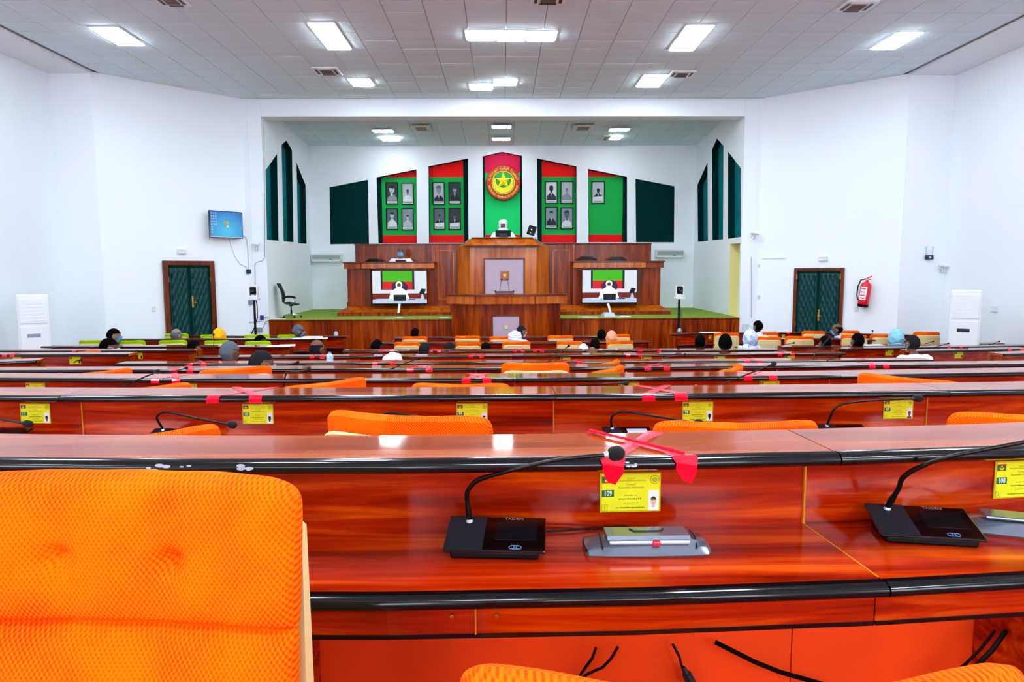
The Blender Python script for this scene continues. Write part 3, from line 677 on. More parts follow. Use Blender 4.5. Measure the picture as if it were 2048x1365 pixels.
for i in range(10):
    mb.add([(c0[0],-.09,c0[1]),(pts[i][0],-.06,pts[i][1]),(pts[(i+1)%10][0],-.06,pts[(i+1)%10][1])],[(0,1,2)])
    mb.add([(pts[i][0],-.06,pts[i][1]),(pts[(i+1)%10][0],-.06,pts[(i+1)%10][1]),(pts[(i+1)%10][0],-.036,pts[(i+1)%10][1]),(pts[i][0],-.036,pts[i][1])],[(0,1,2,3)])
mb.build('star',M_YEL,r)
mb=MB()
for sgn in (-1,1):
    for k in range(5):
        a=math.radians(-60+k*18); x=er*.5*math.cos(a)*sgn; z=er*.5*math.sin(a)
        mb.slabxz([(x,z-.02),(x+.03,z+.02),(x,z+.09),(x-.03,z+.02)],-.056,-.05)
mb.build('grain_ears',M_YEL,r)
s='REPUBLIQUE ISLAMIQUE DE MAURITANIE'
for i,ch in enumerate(s):
    if ch==' ': continue
    a=math.radians(-166+152*i/(len(s)-1)); R=er*.83
    t=text('letter',ch,er*.16,M_YEL,r,(R*math.cos(a),-.054,R*math.sin(a))); t.rotation_euler=(PI/2,-(a+PI/2),0); t.rotation_mode='XYZ'
    t.matrix_local=Matrix.Translation((R*math.cos(a),-.054,R*math.sin(a)))@Matrix.Rotation(-(a+PI/2),4,'Y')@Matrix.Rotation(PI/2,4,'X')@Matrix.Scale(er*.165,4)
# Arabic legend in joined presentation forms, laid right to left over the top of the ring
ar='\ufe8d\ufedf\ufea0\ufee4\ufeec\ufeee\ufead\ufef3\ufe94 \ufe8d\ufef9\ufeb3\ufefc\ufee3\ufef4\ufe94 \ufe8d\ufedf\ufee4\ufeee\ufead\ufef3\ufe98\ufe8e\ufee7\ufef4\ufe94'
ar=ar.replace('\ufeee\ufead','\ufeee\ufead').replace('\ufef9\ufeb3','\ufef9\ufeb3')
for i,ch in enumerate(ar):
    if ch==' ': continue
    a=math.radians(12+156*i/(len(ar)-1)); R=er*.83
    t=text('arabic_letter',ch,er*.24,M_YEL,r,(0,0,0)); t.matrix_local=Matrix.Translation((R*math.cos(a),-.054,R*math.sin(a)))@Matrix.Rotation(-(a-PI/2),4,'Y')@Matrix.Rotation(PI/2,4,'X')@Matrix.Scale(er*.24,4)
# ============================================================ STAGE FURNITURE
def X(px,d): return P(px,545,d).x
def Z(py,d,px=1006): return P(px,py,d).z
def bx(r,name,x0,x1,y0,y1,z0,z1,m,b=.006): # world coordinates
    l=r.location; return MB().box(x0-l.x,x1-l.x,y0-l.y,y1-l.y,z0-l.z,z1-l.z,b).build(name,m,r)
def pr(r,name,pts,z0,z1,m,top=None):
    l=r.location; mb=MB()
    if top: mb.loft([[(x-l.x,y-l.y,z0-l.z) for x,y in pts],[(x-l.x,y-l.y,z1-l.z) for x,y in top]])
    else: mb.prism([(x-l.x,y-l.y) for x,y in pts],z0-l.z,z1-l.z)
    return mb.build(name,m,r)
# raised dais behind the side desks and its back wall
ZD=Z(538,14.9)-.72
r=empty('back_screen_wall',(X(1006,16.3),16.3,ZS)); tag(r,'low wood-panelled wall running behind the podium and side desks','wood partition')
zt=Z(488,16.25); xs=[X(p,16.25) for p in (711,788,865,938,1075,1147,1225,1302)]
for i in range(len(xs)-1): bx(r,'panel',xs[i]+.003,xs[i+1]-.003,16.25,16.29,ZS,zt-.02,W_STG)
bx(r,'cap_rail',xs[0]-.01,xs[-1]+.01,16.22,16.32,zt-.02,zt+.01,W_FRM)
r=empty('podium_dais',(X(1006,15.7),15.7,ZS)); tag(r,'raised wooden dais floor behind the side desks','dais')
bx(r,'deck',X(711,16.25),X(865,15.27),15.27,16.24,ZS+.001,ZD,W_STG); bx(r,'deck',X(1151,15.27),X(1302,16.25),15.27,16.24,ZS+.001,ZD,W_STG)
def side_desk(sd):
    mir=(lambda p:p) if sd=='left' else (lambda p:2015-p)
    L='left' if sd=='left' else 'right'; o=1 if sd=='left' else -1
    def sx(p,d): return X(mir(p),d)
    def B(name,p0,d0,p1,d1,y0,y1,z0,z1,m): 
        a,b=sx(p0,d0),sx(p1,d1); return bx(r,name,min(a,b),max(a,b),y0,y1,z0,z1,m)
    r=empty('stage_desk',((sx(780,14.9)),14.9,ZS)); tag(r,'wooden desk on the stage %s of the main podium, screen in front'%L,'desk')
    zt,zb=Z(523,14.75),Z(537,14.75)
    B('top',686,14.7,869,14.7,14.68,15.25,zt-.03,zt,W_FRM); 
    B('fascia',688,14.72,722,14.72,14.72,14.76,zb,zt-.03,W_STG); B('fascia',723,14.7,868,14.7,14.70,14.76,zb,zt-.03,W_STGH)
    zl=Z(612,14.9)
    B('side_panel',696,14.9,731,14.9,14.88,14.93,zl,zb,W_STG); B('side_panel',731,14.98,742,14.98,14.9,15.0,zl,zb,W_FRM)
    B('front_panel',738,14.98,869,14.98,14.99,15.02,zl,zb,W_STG)
    B('end_panel',694,14.9,698,14.9,14.9,15.24,ZS,zb,W_STG)
    # flared base
    zp=ZS+.075; d0=14.5
    a=[sx(672,d0),sx(900,d0)]; b_=[sx(696,14.9),sx(898,14.9)]
    if sd!='left': a=a[::-1]; b_=b_[::-1]
    pr(r,'plinth',[(a[0],d0),(a[1],d0),(a[1],15.2),(a[0],15.2)],ZS+.001,zp,W_STG)
    pr(r,'sloped_base',[(a[0],d0),(a[1],d0),(a[1],15.2),(a[0],15.2)],zp,zl,W_STGH,top=[(b_[0],14.88),(b_[1],14.88),(b_[1],15.2),(b_[0],15.2)])
side_desk('left'); side_desk('right')
# main podium
d0,d1,d2=14.8,15.05,15.2
r=empty('main_podium',(X(1006,15),15,ZS)); tag(r,'tall central wooden podium with a pale pink front panel','podium')
zt=Z(492,d0)
pr(r,'body',[(X(940,d0),d0),(X(1073,d0),d0),(X(1098,d1),d1),(X(1098,d1),15.18),(X(915,d1),15.18),(X(915,d1),d1)],ZS+.001,zt,W_STGH)
for a,b in ((869,915),(1098,1147)):
    bx(r,'wing_panel',X(a,d2),X(b,d2),d2,15.26,ZS+.001,Z(490,d2),W_STG)
    q=a if a<1000 else b; bx(r,'corner_strip',X(q,d2)-.02,X(q,d2)+.02,d2-.02,d2+.02,ZS+.001,Z(490,d2),W_STGH)
    l,h=(876,908) if a<1000 else (1105,1140)
    f=d2-.012; x0,x1=X(l,f),X(h,f); z0_,z1_=Z(600,f),Z(500,f); lo=r.location; mb=MB()
    for q in ((x0,x1,z1_-.025,z1_),(x0,x1,z0_,z0_+.025),(x0,x0+.025,z0_,z1_),(x1-.025,x1,z0_,z1_)): mb.box(q[0]-lo.x,q[1]-lo.x,f-lo.y,f+.014-lo.y,q[2]-lo.z,q[3]-lo.z,.004)
    mb.build('moulding',W_STGH,r)
bx(r,'front_moulding',X(940,d0),X(1073,d0),d0-.015,d0,Z(496,d0),zt,W_FRM)
zc0=zt; ztop=Z(477,14.95)
pr(r,'crown',[(X(932,14.65),14.65),(X(1079,14.65),14.65),(X(1094,15.3),15.3),(X(917,15.3),15.3)],zc0,ztop,W_STGH,top=[(X(946,14.9),14.9),(X(1063,14.9),14.9),(X(1073,15.3),15.3),(X(938,15.3),15.3)])
bx(r,'desktop',X(944,14.88),X(1066,14.88),14.86,15.35,ztop,ztop+.02,W_FRM)
ZSP=P(1006,437,15.55).z-1.37
bx(r,'inner_platform',X(875,15.3),X(1140,15.3),15.27,16.2,ZS+.001,ZSP,W_STG)
x0,x1,z1_,z0_=X(970,d0),X(1047,d0),Z(519,d0),Z(600,d0)
bx(r,'pink_panel',x0,x1,d0-.012,d0,z0_,z1_,M_PINK)
lo=r.location; mb=MB()
for q in ((x0-.03,x1+.03,z1_,z1_+.03),(x0-.03,x0,z0_,z1_),(x1,x1+.03,z0_,z1_)): mb.box(q[0]-lo.x,q[1]-lo.x,d0-.03-lo.y,d0-lo.y,q[2]-lo.z,q[3]-lo.z,.004)
mb.build('panel_frame',W_FRM,r)
a,b=P(1001,543,d0-.02),P(1018,560,d0-.02)
r2=empty('small_plaque',((a.x+b.x)/2,d0-.013,(a.z+b.z)/2)); tag(r2,'small square wooden plaque with a gold crest on the pink podium panel','plaque')
s=(b.x-a.x)/2; MB().box(-s,s,-.03,0,-s,s,.006).build('board',mat('plaque_wood','A8603C',.4),r2)
MB().slabxz([(-s*.45,s*.3),(-s*.3,-s*.25),(0,-s*.5),(s*.3,-s*.25),(s*.45,s*.3),(s*.15,s*.42),(-s*.15,s*.42)],-.04,-.028).build('crest',M_BRASS,r2)
# lower lectern in front of the stage
r=empty('front_lectern',(X(1010,13),13,0)); tag(r,'lower wooden lectern desk standing in front of the stage','lectern')
e0,e1,e2=12.75,12.95,13.1
zt,zb=Z(590,e0),Z(609,e0)
top=[(X(951,e0),e0),(X(1070,e0),e0),(X(1110,e1),e1),(X(1134,e2),e2),(X(1134,e2),13.4),(X(892,e2),13.4),(X(892,e2),e2),(X(915,e1),e1)]
pr(r,'top',[(x*1.0,y-.02) for x,y in top],zt-.03,zt,W_FRM)
pr(r,'fascia',top,zb,zt-.03,W_STGH)
body=[(X(961,e0+.1),e0+.1),(X(1062,e0+.1),e0+.1),(X(1099,e1+.08),e1+.08),(X(1121,e2+.05),e2+.05),(X(1121,e2+.05),13.4),(X(902,e2+.05),13.4),(X(902,e2+.05),e2+.05),(X(923,e1+.08),e1+.08)]
pr(r,'body',body,.001,zb,W_STG)
for p in (951,1070): bx(r,'corner_strip',X(p,e0)-.012,X(p,e0)+.012,e0-.012,e0+.02,zb,zt-.03,W_FRM)
e=e0+.1; x0,x1,z1_=X(985,e),X(1038,e),Z(633,e)
bx(r,'pink_panel',x0,x1,e-.012,e,.2,z1_,M_PINK); lo=r.location; mb=MB()
for q in ((x0-.02,x1+.02,z1_,z1_+.025),(x0-.02,x0,.2,z1_),(x1,x1+.02,.2,z1_)): mb.box(q[0]-lo.x,q[1]-lo.x,e-.025-lo.y,e-lo.y,q[2]-lo.z,q[3]-lo.z,.003)
mb.build('panel_frame',W_FRM,r)
k=P(1012,655,e-.013); bx(r,'socket',k.x-.035,k.x+.035,e-.025,e-.012,k.z-.035,k.z+.035,M_CREAM)
# double gooseneck microphone box on the lectern
b0=P(1009,588,12.95); r=empty('lectern_microphone_box',(b0.x,12.95,zt)); tag(r,'reddish microphone box with two thin goosenecks on the front lectern','microphone')
MB().box(-.18,.18,-.06,.06,.0,.055,.01).build('box',mat('box_pinkbrown','8A4A48',.4),r); MB().box(-.185,.185,-.064,-.056,.04,.062,.003).build('trim_strip',M_BLK,r)
for s in (-1,1):
    MB().tube([(s*.09,0,.055),(s*.08,0,.17),(s*.055,0,.27)],.004).build('gooseneck',M_BLK,r); MB().sphere((s*.052,0,.285),.012,.012,.022,8,6).build('microphone_head',M_BLK,r,smooth=True)
    MB().sphere((s*.17,-.02,.065),.014,.014,.014,8,6).build('knob',M_BLK,r)
# big screens on the stage
def stage_tv(label,x0,y0,x1,y1,d,stick):
    a,b=P(x0,y0,d),P(x1,y1,d); w_,h_=b.x-a.x,a.z-b.z; r=empty('stage_television',((a.x+b.x)/2,d,(a.z+b.z)/2)); tag(r,label,'television')
    MB().box(-w_/2-.012,w_/2+.012,0,.06,-h_/2-.03,h_/2+.012,.008).build('casing',M_BLKG,r)
    p=MB(); ms=[scr(n,c) for n,c in (('white','E2EAF4'),('green','46C010'),('red','E01428'),('dark','10262A'),('brown','7A1C10'),('desk','C0D4EC'),('robe','FFFFFF'),('skin','6A4A40'),('black','081018'),('chair','3A2048'))]
    Q=lambda i,pts,k: poly(p,i,pts,w_,h_,-.0005*k)
    Q(0,[(0,0),(1,0),(1,1),(0,1)],0); Q(3,[(.155,0),(.775,0),(.775,.57),(.155,.57)],1); Q(1,[(.19,0),(.735,0),(.735,.32),(.19,.32)],2); Q(2,[(.19,.32),(.735,.32),(.735,.56),(.19,.56)],2)
    Q(4,[(0,.69),(1,.69),(1,.9),(0,.9)],1); Q(5,[(0,.88),(.1,.855),(.9,.855),(1,.88),(1,1),(0,1)],2)
    Q(9,ell(.5,.5,.15,.2),3); Q(6,[(.3,.86),(.34,.62),(.42,.54),(.56,.54),(.63,.62),(.68,.86)],4); Q(6,ell(.49,.42,.062,.11),5); Q(7,ell(.49,.43,.036,.06),6); Q(6,ell(.49,.535,.06,.06),7)
    for s in (-1,1): Q(8,ell(.49+s*.014,.42,.006,.008,8),8)
    Q(8,[(.385,.73),(.62,.73),(.615,.92),(.39,.92)],8); Q(3,[(.46,.8),(.54,.8),(.54,.9),(.46,.9)],9); Q(8,[(.9,.54),(.985,.56),(.95,.72),(.855,.7)],8); Q(5,[(.905,.71),(.93,.71),(.955,.86),(.88,.87)],7)
    Q(0,[(.18,.87),(.32,.87),(.32,.9),(.16,.9)],9); Q(8,[(.66,.87),(.8,.87),(.78,.895),(.66,.895)],9)
    p.build('screen_picture',ms,r)
    # white stand strip down to the base
    q0=P(*stick_px[label][0],d-.05)-r.location; q1=P(*stick_px[label][1],d-.45)-r.location
    s=MB(); v=.022; s.loft([[(q0.x-v,q0.y,q0.z),(q0.x+v,q0.y,q0.z),(q0.x+v,q0.y+.02,q0.z),(q0.x-v,q0.y+.02,q0.z)],[(q1.x-v,q1.y,q1.z),(q1.x+v,q1.y,q1.z),(q1.x+v,q1.y+.02,q1.z+.01),(q1.x-v,q1.y+.02,q1.z+.01)]]); s.build('white_cable_strip',M_PAPER,r)
    return r
stick_px={'large screen on the left stage desk showing a seated man in white':((799,608),(797,626)),'large screen on the right stage desk showing a seated man in white':((1216,607),(1221,625))}
for i,(l,q) in enumerate(zip(stick_px,((744,543,854,607),(1165,541,1273,605)))): stage_tv(l,*q,14.62,.5)
# ============================================================ DESK ROWS
class Row:
    def __init__(s,name,px,d0,joints=(),ext=(0,0),nunits=None,zr=None,ends=(0,0)):
        m=px[len(px)//2] if len(px)>2 else ((px[0][0]+px[1][0])/2,(px[0][1]+px[1][1])/2)
        s.name=name; s.z=P(m[0],m[1],d0).z; pts=[PZ(x,y,s.z) for x,y in px]
        xs=[p.x for p in pts]; ys=[p.y for p in pts]; s.c=np.polyfit(xs,ys,2 if len(px)>2 else 1)
        s.x0,s.x1=xs[0]-ext[0],xs[-1]+ext[1]; s.j=sorted([s.x0]+[PZ(j[0],j[1],s.z).x if isinstance(j,tuple) else j for j in joints]+[s.x1])
        s.zf=s.z-.92; s.zw=s.z-.182; s.ends=ends; s.d0=d0
    def y(s,x): return float(np.polyval(s.c,x))
    def n(s,x):
        k=float(np.polyval(np.polyder(s.c),x)); v=Vector((-k,1,0)); return v.normalized()
    def rz(s,x): return math.atan(float(np.polyval(np.polyder(s.c),x)))
    def at(s,x,off=0,z=None): 
        p=Vector((x,s.y(x),s.z if z is None else z)); return p+s.n(x)*off
    def xpx(s,px,off=0):                    # x on the row line seen at pixel column px
        x=P(px,700,s.d0).x
        for _ in range(12):
            p=s.at(x,off); x+= (P(px,700,p.y).x-p.x)*.8
        return x
def sweep(row,xs,prof,c,x_in=0):
    """prof = closed outline of (offset, z) swept along the row"""
    mb=MB(); rings=[]
    for x in xs: rings.append([row.at(x,o,row.z+z)-c for o,z in prof])
    return mb.loft(rings)
EDGE=[(.012,.001),(-.004,.001),(-.012,-.003),(-.016,-.010),(-.015,-.018),(-.008,-.023),(.012,-.023)]
def desk_unit(row,xa,xb,label,endL,endR,first):
    xm=(xa+xb)/2; c=row.at(xm,0,row.zf); r=empty('conference_desk',c); tag(r,label,'desk',None)
    g=.0015; k=max(2,int((xb-xa)/.35)); xs=[xa+g+(xb-xa-2*g)*i/k for i in range(k+1)]
    R_=lambda o0,o1,z0,z1:[(o0,z0),(o1,z0),(o1,z1),(o0,z1)]
    W=row.zw-row.z
    sweep(row,xs,R_(.012,.195,-.024,0),c).build('ledge_top',W_TOP,r)
    sweep(row,xs,EDGE,c).build('ledge_edge',M_EDGE,r,smooth=True)
    sweep(row,xs,R_(.118,.136,W,-.024),c).build('back_panel',W_DESK,r)
    sweep(row,xs,R_(.1165,.1185,-.0275,-.024),c).build('joint_line',M_LINE,r)
    sweep(row,xs,R_(-.148,.136,W-.022,W),c).build('worktop',W_DESK,r)
    sweep(row,xs,[(o-.160,z+W) for o,z in EDGE],c).build('worktop_edge',M_EDGE,r,smooth=True)
    if row.d0<9.5:
        sweep(row,xs,R_(-.135,-.12,W-.082,W-.022),c).build('apron',W_DESK,r)
        sweep(row,xs,R_(-.138,-.117,W-.089,W-.082),c).build('apron_edge',M_EDGE,r)
    sweep(row,xs,R_(.142,.158,-.9,-.024),c).build('modesty_panel',W_DESK if row.d0>3 else M_MOD,r)
    for e,x in ((endL,xa+.012),(endR,xb-.012)):
        xx=[x-.011,x+.011]
        if e: sweep(row,xx,[(-.14,-.9),(.2,-.9),(.2,-.027),(.09,-.027),(-.14,W-.024)] if e==1 else [(-.14,-.9),(.2,-.9),(.2,-.027),(-.14,-.05)],c).build('side_panel',W_STG,r)
    if not endR:                          # thin filler line at each joint
        sweep(row,[xb-.002,xb+.002],R_(.112,.1185,W,-.024),c).build('joint_line',M_LINE,r)
        sweep(row,[xb-.0015,xb+.0015],R_(-.14,.117,W,W+.001),c).build('joint_line',M_LINE,r)
    # upright supports below the worktop, set back from view
    sup=MB(); rings=[]
    for x in (xm-.01,xm+.01): rings.append([row.at(x,o,row.z+z)-c for o,z in R_(-.06,.14,-.9,W-.022)])
    sup.loft(rings).build('support',W_DESK,r)
    return r
Rw={}
def addrow(key,*a,**k): Rw[key]=Row(key,*a,**k)
addrow('r1',[(0,919),(600,922),(1000,921),(1450,912),(1670,905),(2048,895)],1.25,[(1672,905)],ext=(.5,.5))
addrow('r2',[(0,792),(512,793),(1000,791),(1500,787),(2048,780)],2.6,[-1.72,(1112,791),1.75],ext=(.8,.8))
addrow('r3',[(0,756),(512,759),(1000,757),(1500,753),(2048,745)],3.95,[-2.0,(1030,757),2.0],ext=(.8,.8))
addrow('r4',[(0,741),(512,739),(1000,736.8),(1500,732.5),(2048,728.5)],5.25,[-2.3,(951,737),2.2],ext=(.8,.8))
addrow('r5',[(229,728.5),(512,727),(1000,725),(1500,723),(1866,720.3)],6.6,[-1.6,.1,1.9],ends=(1,1))
addrow('r6',[(390,715),(512,713.8),(1000,711),(1500,708.7),(1690,706.5)],7.95,[-1.7,.1,1.9],ends=(1,1))
addrow('r7',[(685,702),(1000,701.3),(1556,700)],9.3,[-.6,1.3],ends=(1,1))
addrow('c8',[(737,687),(1010,686),(1300,683.5)],10.65,[0],ends=(2,2))
addrow('c9',[(787,676),(1010,675),(1253,672.5)],11.95,[.05],ends=(2,2))
addrow('L1',[(0,724),(73,721.5)],6.0,ext=(.8,0),ends=(0,2))
addrow('L2',[(0,709.5),(256,708.5)],7.3,ext=(.8,0),ends=(0,2))
addrow('L3',[(0,702),(391,701)],8.6,ext=(.5,0),joints=[-5.4],ends=(0,2))
addrow('L4',[(51,693),(576,694)],9.9,joints=[-5.0],ends=(1,2))
addrow('L5',[(235,679.3),(645,678.6)],11.2,joints=[-4.4],ends=(2,2))
addrow('L6',[(345,672),(692,673.4)],12.0,joints=[-4.4],ends=(2,2))
addrow('R1',[(2008,708.5),(2048,707)],7.5,ext=(0,.3),ends=(2,0))
addrow('R2',[(1821,702.8),(2048,698)],8.6,ext=(0,.1),ends=(2,0))
addrow('R3',[(1679,698),(2048,691.5)],9.5,ext=(0,.3),joints=[6.1],ends=(2,0))
addrow('R4',[(1566,694),(1800,691.5),(2048,686)],10.1,joints=[5.6],ends=(2,0))
addrow('R5',[(1512,679.5),(1660,679),(1815,681.5)],11.0,joints=[5.3],ends=(2,2))
addrow('R6',[(1345,668.2),(1560,666),(1700,667),(1850,671.5)],11.9,joints=[4.3,5.6],ends=(2,2))
RN={'r1':'nearest full-width row','r2':'second full-width row from the camera','r3':'third full-width row from the camera','r4':'fourth row from the camera','r5':'fifth central row','r6':'sixth central row','r7':'seventh central row','c8':'central block row second from the stage','c9':'central block front row nearest the stage',
'L1':'nearest left side block row','L2':'left side block row second from the camera','L3':'left side block row third from the camera','L4':'left side block row fourth from the camera','L5':'left side block row second from the left door','L6':'left side block front row before the left door',
'R1':'nearest right side block row','R2':'right side block row second from the camera','R3':'right side block row third from the camera','R4':'right side block row fourth from the camera','R5':'right side block row second from the right door','R6':'right side block front row before the right door'}
for k,row in Rw.items():
    n=len(row.j)-1
    for i in range(n):
        w_=['leftmost','second from left','third from left','fourth from left'][i] if n>2 else (['left','right'][i] if n==2 else 'single')
        if n>1 and i==n-1: w_='rightmost' if n>2 else 'right'
        desk_unit(row,row.j[i],row.j[i+1],'%s desk section of the %s'%(w_,RN[k]),row.ends[0] if i==0 else 0,row.ends[1] if i==n-1 else 0,i==0)
# the apron of the nearest desk shows a joint and two brass screws
r1=Rw['r1']
def apron_pt(px,py): 
    x=r1.xpx(px,-.136); return x
desk1=[o for o in col.objects if o.get('label','').startswith('left desk section of the nearest full')][0]
x=r1.xpx(946,-.136); c=desk1.location
sweep(r1,[x-.0012,x+.0012],[(-.1375,-.264),(-.134,-.264),(-.134,-.206),(-.1375,-.206)],c).build('joint_line',M_LINE,desk1)
for px in (897,990):
    x=r1.xpx(px,-.136); p=r1.at(x,-.136,r1.z-.232)-c
    MB().lathe([(.001,-.0005),(.0042,-.0005),(.0038,.0018),(.001,.0022)],n=14,axis='y',c=p).build('screw',M_BRASS,desk1)
# wear on the black edge of the nearest ledge (real scratched-off lacquer flakes)
wear=mat('worn_edge','A8B4C4',.5)
for px,w_ in ((300,.05),(360,.02),(490,.045),(1262,.012),(1275,.014)):
    x=r1.xpx(px,-.016); mb=MB()
    for q in range(7 if w_>.03 else 2):
        xx=x+random.uniform(-w_,w_)*.45; o=random.uniform(.2,1); z=-.004-.010*random.random(); s=random.uniform(.002,.006)
        p=lambda a,b:r1.at(xx+a,-.0163,r1.z+z+b)-c
        mb.add([p(s*math.cos(t)*1.5,s*.6*math.sin(t)) for t in [2*PI*i/9+o for i in range(9)]],[tuple(range(9))])
    mb.build('edge_wear',wear,desk1)
# ============================================================ CHAIRS
def chair_meshes(fab,sag=.075,split=.768,rim=.028):
    Wc,Z0,Z1,T=.245,.50,.965,.062
    def cush(z0,z1,rnd):
        mb=MB(); nu,nv=56,44; H=z1-z0
        def back_y(x,z): return -.20-(z-.5)*.16+sag*((x/Wc)**2)
        rings=[]
        for i in range(nu+1):
            u=-1+2*i/nu; u=math.sin(u*PI/2)*.999; x=u*Wc
            e=max(0,1-abs(u)**7)**(1/7) if rnd else max(0,1-abs(u)**14)**(1/14)
            th=T*max(.12,(1-abs(u)**10)**.35); ring=[]; zc_=(z0+z1)/2; HH=H*(.5+.5*e) if rnd else H*(.97+.03*e); zb=z0+(H-HH)*.0
            NF=34
            def rnd_(t): return max(0,1-abs(2*t-1)**(10 if rnd else 7))**.4
            for j in range(NF+1):               # front face, bottom to top
                t=.5-.5*math.cos(PI*j/NF) if j in (0,1,NF-1,NF) else j/NF
                zt=zb+HH*t; bul=.016*max(0,math.cos(u*PI/2))**.5*max(0,1-(2*t-1)**2)
                if rnd:
                    for bx_ in (-.08,.075):
                        rr=((x-bx_)**2+(zt-(z0+H*.46))**2)**.5
                        bul-=.024*math.exp(-(rr/.013)**2)+.010*math.exp(-(rr/.04)**2)
                    bul+=.0025*math.sin(x*60+zt*25)*math.sin(zt*40)
                else: bul-=.004*math.exp(-((x+.05)/.03)**2)*(t>.5)
                ring.append((x,back_y(x,zt)+T/2+th/2*rnd_(t)+bul+.012,zt))
            for j in range(9):                  # back face, top to bottom
                t=1-(j+.5)/9; zt=zb+HH*t; ring.append((x,back_y(x,zt)+T/2-th/2*rnd_(t)+.012,zt))
            rings.append(ring)
        return mb.loft(rings).mesh('back_cushion',fab,smooth=True)
    up=cush(split,Z1,True); lo=cush(.49,split+.007,False)
    sh=MB(); rings=[]
    for i in range(25):
        u=-1+2*i/24; x=u*(Wc+.006); e=max(.0,1-abs(u)**8)**(1/8); zt=.52+(Z1-.05-.52)*(.3+.7*e)
        y=lambda z:-.20-(z-.5)*.16+sag*u*u
        edge=rim if abs(u)>.97 else 0
        rings.append([(x,y(.44)-.012,.44),(x,y(zt)-.014,zt-.006),(x,y(zt)-.006,zt),(x,y(zt)+.004+edge,zt-.004),(x,y(.44)+.004+edge,.44)])
    sh.loft(rings); shell=sh.mesh('back_shell',M_CREAM,smooth=True)
    st=MB(); rings=[]
    for i in range(17):
        v=-1+2*i/16; y=.03+.23*v; wx=.235*max(.3,(1-abs(v)**5)**.3); ring=[]
        for j in range(20):
            a=2*PI*j/20; ca,sa=math.cos(a),math.sin(a); ring.append((math.copysign(abs(ca)**.35,ca)*wx,y,.43+math.copysign(abs(sa)**.6,sa)*.045*max(.3,(1-abs(v)**6))))
        rings.append(ring)
    seat=st.loft(rings).mesh('seat_cushion',fab,smooth=True)
    pan=MB().box(-.24,.24,-.215,.25,.345,.385,.015).mesh('seat_shell',M_CREAM)
    post=MB().lathe([(.02,.04),(.035,.045),(.035,.2),(.028,.2),(.028,.35),(.06,.352),(.06,.36),(.01,.36)],n=14).mesh('pedestal',M_BLK,smooth=True)
    base=MB()
    for k in range(5):
        a=2*PI*k/5; base.tube([(0,0,.07),(.12*math.cos(a),.12*math.sin(a),.062),(.25*math.cos(a),.25*math.sin(a),.045)],[.026,.02,.013],6)
        base.sphere((.25*math.cos(a),.25*math.sin(a),.022),.02,.02,.022,8,6)
    base=base.mesh('star_base',M_BLK,smooth=True)
    arm=MB()
    brk=MB().box(-.03,.03,-.25,-.1,.33,.36).tube([(0,-.2,.35),(0,-.235,.42),(0,-.23,.5)],.02).mesh('back_bracket',M_BLK)
    return up,lo,shell,seat,pan,post,base,brk
CH={'o':chair_meshes(F_OR),'l':chair_meshes(F_LI)}
def chair(label,px,w_,yt,d,yaw=0,kind='o',shell=None,zf=None,group=None,sh_mat=None):
    z0=zfl(d-.0) if zf is None else zf; top=P(px,yt,d-.22*math.cos(math.radians(yaw))).z
    s=(top-z0)/.965; s=max(.86,min(1.12,s)); p=P(px,yt,d)
    r=empty('conference_chair',(p.x+.22*math.sin(math.radians(-yaw))*0,d,z0),math.radians(yaw)); r.scale=(1,1,s); tag(r,label,'chair',group)
    up,lo,she,seat,pan,post,base,brk=CH[kind]; sm=sh_mat or M_CREAM
    part('back_cushion_upper',up,r); part('back_cushion_lower',lo,r); part('back_shell',she,r,sm); part('seat_cushion',seat,r); part('seat_shell',pan,r,sm)
    part('pedestal',post,r); part('star_base',base,r); part('back_bracket',brk,r)
    return r
# near chair facing the camera: its back stands with its rear to the desk
def near_chair(label,pxc,yt,dback,yaw,s=1.0,ck='o'):
    z0=zfl(dback); p=P(pxc,yt,dback); a=math.radians(yaw)
    top=p.z; sz_=(top-z0)/.965
    bx_,by_=0,-.27   # back centre in local coordinates
    off=Vector((bx_*math.cos(a)-by_*math.sin(a),bx_*math.sin(a)+by_*math.cos(a),0))
    r=empty('conference_chair',(p.x-off.x,dback-off.y,z0),a); r.scale=(s,1,sz_); tag(r,label,'chair')
    up,lo,she,seat,pan,post,base,brk=CH[ck]
    part('back_cushion_upper',up,r); part('back_cushion_lower',lo,r); part('back_shell',she,r,M_CREAM); part('seat_cushion',seat,r); part('seat_shell',pan,r,M_CREAM)
    part('pedestal',post,r); part('star_base',base,r); part('back_bracket',brk,r); return r
CH['near']=chair_meshes(F_OR,.018,.787,.012)
near_chair('largest orange tufted chair facing the camera at the lower left',300,923,.90,180-4,.93,'near')
near_chair('orange chair whose top just rises over the bottom edge at the lower middle',1590,1478,.47,-1,1.06)
